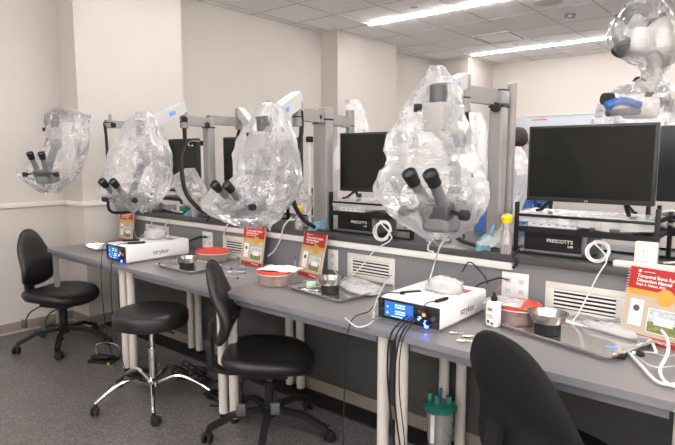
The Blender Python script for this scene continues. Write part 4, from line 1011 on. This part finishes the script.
# tangled cords on the floor
rnd = random.Random(5)
for k in range(7):
    c = Vector((-3.45+.1*k+rnd.uniform(-.1, .1), 2.25+rnd.uniform(-.08, .12), .012)); pts = []
    for j in range(11): a = j*.75+k; pts.append(c+Vector((math.cos(a)*(.15+.05*math.sin(j)), math.sin(a)*(.09+.03*math.cos(j*1.3)), .006*(j % 3)+.04*(1 if j % 5 == 3 else 0))))
    one('cable', MB(BLKR).tube(pts, .006, 6, 4), 'black cord tangled on the floor behind the round stool', 'cable', 'tangled black cords on the floor')
for k in range(3):
    c = Vector((-1.72+.06*k, 2.2+.03*k, .01)); pts = [c+Vector((math.cos(j*.8+k)*.11, math.sin(j*.8+k)*.07, .004*(j % 2))) for j in range(10)]
    one('cable', MB(BLKR).tube(pts, .005, 6, 4), 'black cord coiled on the floor at the foot of the near white leg', 'cable', 'coiled black cords by the near leg')
# foot pedals
def pedal(px, rz, lab):
    p = atZ(*px, 0); e = empty('foot_pedal', (p.x, p.y, 0), rz, lab, 'foot pedal', 'black foot pedals on the floor')
    MB(BLK).box((-.10, -.07, 0), (.10, .07, .022), .006).build('base', e)
    MB(BLKR).cbox((0, -.01, .042), (.15, .10, .02), 0, -.18, .006).build('treadle', e)
    MB(STEEL).tube([(-.10, .05, .02), (-.10, .06, .10), (0, .06, .13), (.10, .06, .10), (.10, .05, .02)], .005, 8).build('guard', e)
    MB(YEL).cyl((.085, -.068, .012), (.085, -.074, .012), .008, seg=12).build('yellow_dot', e)
pedal((104, 361), .5, 'black foot pedal left of the round stool base')
pedal((143, 376), .2, 'black foot pedal with yellow dot behind the round stool base')
# suction canister
p = atY(440, 410, 2.45); e = empty('suction_canister', (p.x, 2.45, 0), 0, 'clear suction canister with teal lid under the near desk', 'canister')
MB(BAGM).lathe([(0, .10), (.055, .10), (.06, .11), (.072, .30), (.074, .31)], (0, 0, 0), seg=32).build('jar', e)
MB(TEAL).lathe([(.075, .30), (.086, .30), (.088, .315), (.08, .325), (.05, .335), (0, .337)], (0, 0, 0), seg=36).build('lid', e)
for (x, y, h) in ((-.05, -.01, .035), (.0, -.03, .04), (.04, .02, .03)): MB(TEAL).cyl((x, y, .325), (x, y, .34+h), .017, .014, 16).build('lid_port', e)
MB(BLUE).cyl((0, .0, .34), (.004, 0, .41), .008, seg=10).build('blue_fitting', e)
MB(WHITE).cyl((0, 0, .012), (0, 0, .11), .012, seg=12).cyl((0, 0, 0), (0, 0, .012), .07, seg=24).build('holder', e)
MB(PAPER).box((-.01, -.076, .14), (.012, -.0745, .29)).build('scale_strip', e)

def grow(o, k=1.094):
    o.location = (o.location.x*k, o.location.y*k, o.location.z*k+FZ); o.scale = [q*k for q in o.scale]; return o
for o in list(COL.objects):
    if o.parent is None and (o.name.startswith(('foot_pedal', 'suction_canister')) or o.get('group') in ('tangled black cords on the floor', 'coiled black cords by the near leg')): grow(o)
# ---------------------------------------------------------------- seats
def caster(e, p, ang):
    p = Vector(p); c = empty('caster', p, ang); c.parent = e
    s = Vector((1, 0, 0))
    for k in (-1, 1): MB(BLKR).cyl((.015, k*.008, .027), (.015, k*.024, .027), .027, seg=18, bev=.004).build('wheel', c)
    MB(BLK).cyl((0, 0, .03), (0, 0, .065), .012, seg=10).cbox((.008, 0, .048), (.045, .03, .02), 0, 0, .006).build('fork', c)
def base5(e, R, z, m, a0, r0=.022, arch=.02):
    for k in range(5):
        a = a0+2*PI*k/5; d = Vector((math.cos(a), math.sin(a), 0))
        if m is CHROME: o = MB(m).tube([Vector((0, 0, z+.01))+d*.03, Vector((0, 0, z+arch))+d*R*.45, Vector((0, 0, z+.004))+d*R*.8, Vector((0, 0, .07))+d*R], lambda t: r0*(1-.35*t), 10)
        else: o = MB(m).bar([Vector((0, 0, z+.012))+d*.02, Vector((0, 0, z-.002))+d*R*.6, Vector((0, 0, .068))+d*R*1.0], .034, .026)
        o.build('base_leg', e)
        caster(e, d*R, a+1.1)
    MB(m).lathe([(0, z-.025), (.038, z-.025), (.042, z), (.036, z+.03), (.025, z+.04), (0, z+.04)], (0, 0, 0)).build('hub', e)
def egg(wt, wb, h, n=40, p=2.5):
    """outline x,y: wb half width low, wt half width near the top, h half height"""
    O = []
    for k in range(n):
        a = 2*PI*k/n; c, s_ = math.cos(a), math.sin(a)
        x = math.copysign(abs(c)**(2/p), c); y = math.copysign(abs(s_)**(2/p), s_)
        w_ = wb+(wt-wb)*(y+1)/2; O.append((x*w_, y*h))
    return O
def task_chair(loc, rz, lab, zs=.50, back_h=.215, a0=.3, backz=.30, bw=(.13, .215), fabric=VINYL, lever=True, sw=.235):
    """faces local -y... the sitter looks along +y local"""
    e = empty('task_chair', (*loc, 0), rz, lab, 'chair', 'black armless task chairs')
    base5(e, .315, .125, BLK, a0)
    MB(BLK).cyl((0, 0, .13), (0, 0, .28), .028, seg=18).m(GREYD).cyl((0, 0, .28), (0, 0, zs-.07), .016, seg=16).build('gas_lift', e)
    MB(BLK).cbox((0, -.02, zs-.065), (.17, .24, .035), 0, 0, .01).build('mechanism', e)
    # seat pad: waterfall front, raised sides
    O = egg(sw*.92, sw*1.0, .235, 44, 2.6)
    def D(v):
        y = v.y; z = v.z
        z += .045*(v.x/sw)**2*max(0, .6-y*1.2) - .04*max(0, y/.235-.35)**2*1.4 + .03*max(0, -y/.235-.5)
        return Vector((v.x, y, zs+z))
    MB(fabric).pad(O, [(.05, -.035), (.8, -.035), (.94, -.028), (1, -.005), (.995, .015), (.95, .030), (.82, .038), (.5, .034), (.05, .030)], D).build('seat', e, ang=60)
    # back support
    MB(BLK).bar([(0, -.08, zs-.065), (0, -.22, zs-.065), (0, -.285, zs-.03), (0, -.30, zs+.06), (0, -.29, zs+.20)], .06, .018, 4).build('back_bracket', e)
    MB(BLK).cbox((0, -.300, zs+.03), (.075, .035, .16), 0, .05, .01).build('bracket_cover', e)
    O = egg(bw[0], bw[1], back_h, 44, 2.5)
    def B(v):
        x, y, z = v.x, v.y, v.z                      # x across, y up, z towards front
        f = .05*math.exp(-((y+.09)/.11)**2)           # lumbar swell
        yy = -.262-z*-1+f-(x*x)*-.9 - .10*max(0, y+.02)
        return Vector((x, yy, zs+backz+y))
    MB(fabric).pad(O, [(.05, .026), (.6, .030), (.9, .024), (.985, .012), (1, 0), (.985, -.012), (.93, -.02), (.6, -.024), (.05, -.022)], B).build('backrest', e, ang=60)
    if lever:
        for (x, y) in ((.17, .04), (.18, -.12)):
            o = MB(BLK).tube([(x*.4, y, zs-.07), (x, y, zs-.09), (x+.06, y+.01, zs-.135)], .005, 8); o.m(GREYD).cbox((x+.075, y+.012, zs-.155), (.022, .045, .06), 0, 0, .008).build('lever', e)
    return e
def stool(loc, lab):
    e = empty('round_stool', (*loc, 0), 0, lab, 'stool')
    base5(e, .365, .115, CHROME, math.radians(-104), .017, .055)
    MB(CHROME).cyl((0, 0, .12), (0, 0, .36), .026, seg=20).cyl((0, 0, .36), (0, 0, .50), .016, seg=16).build('gas_lift', e)
    MB(BLK).cyl((0, 0, .49), (0, 0, .515), .10, seg=24).build('seat_plate', e)
    MB(BLK).tube([(.05, 0, .50), (.12, .04, .485), (.17, .06, .475)], .006, 8).build('lever', e)
    MB(VINYL).lathe([(0, .515), (.215, .515), (.232, .522), (.238, .545), (.238, .59), (.230, .607), (.205, .617), (.1, .619), (0, .617)], (0, 0, 0), seg=48).build('seat', e, ang=50)
FR = YAW-PI/2        # facing to image right
c = task_chair((-4.75, 2.01), -1.15, 'black task chair farthest left in front of the plain wall', zs=.385, a0=-.68, back_h=.215, backz=.275, bw=(.10, .20), sw=.26); c.scale = (1.13,)*3
c = task_chair((-2.29, 2.10), FR+.02, 'black task chair seen side on between the round stool and the suction canister', zs=.40, a0=-1.29, back_h=.215, backz=.30, bw=(.13, .21), sw=.25); c.scale = (1.12,)*3
c = task_chair((-.61, 2.05), -.50, 'black task chair nearest the camera, its fabric back towards the view', zs=.39, a0=.2, back_h=.22, backz=.258, bw=(.18, .265), fabric=FABRIC, lever=False); c.scale = (1.15,)*3
stool((-3.20, 1.905), 'round black topped stool on a chrome five legged base')

for o in list(COL.objects):
    if o.parent is None and o.name.startswith(('task_chair', 'round_stool')): grow(o)
# working units to metres, floor at zero
UNIT = .82
for o in list(COL.objects):
    if o.parent is None:
        o.location = Vector((o.location.x, o.location.y, o.location.z-FZ))*UNIT
        if o.type != 'CAMERA': o.scale = [q*UNIT for q in o.scale]
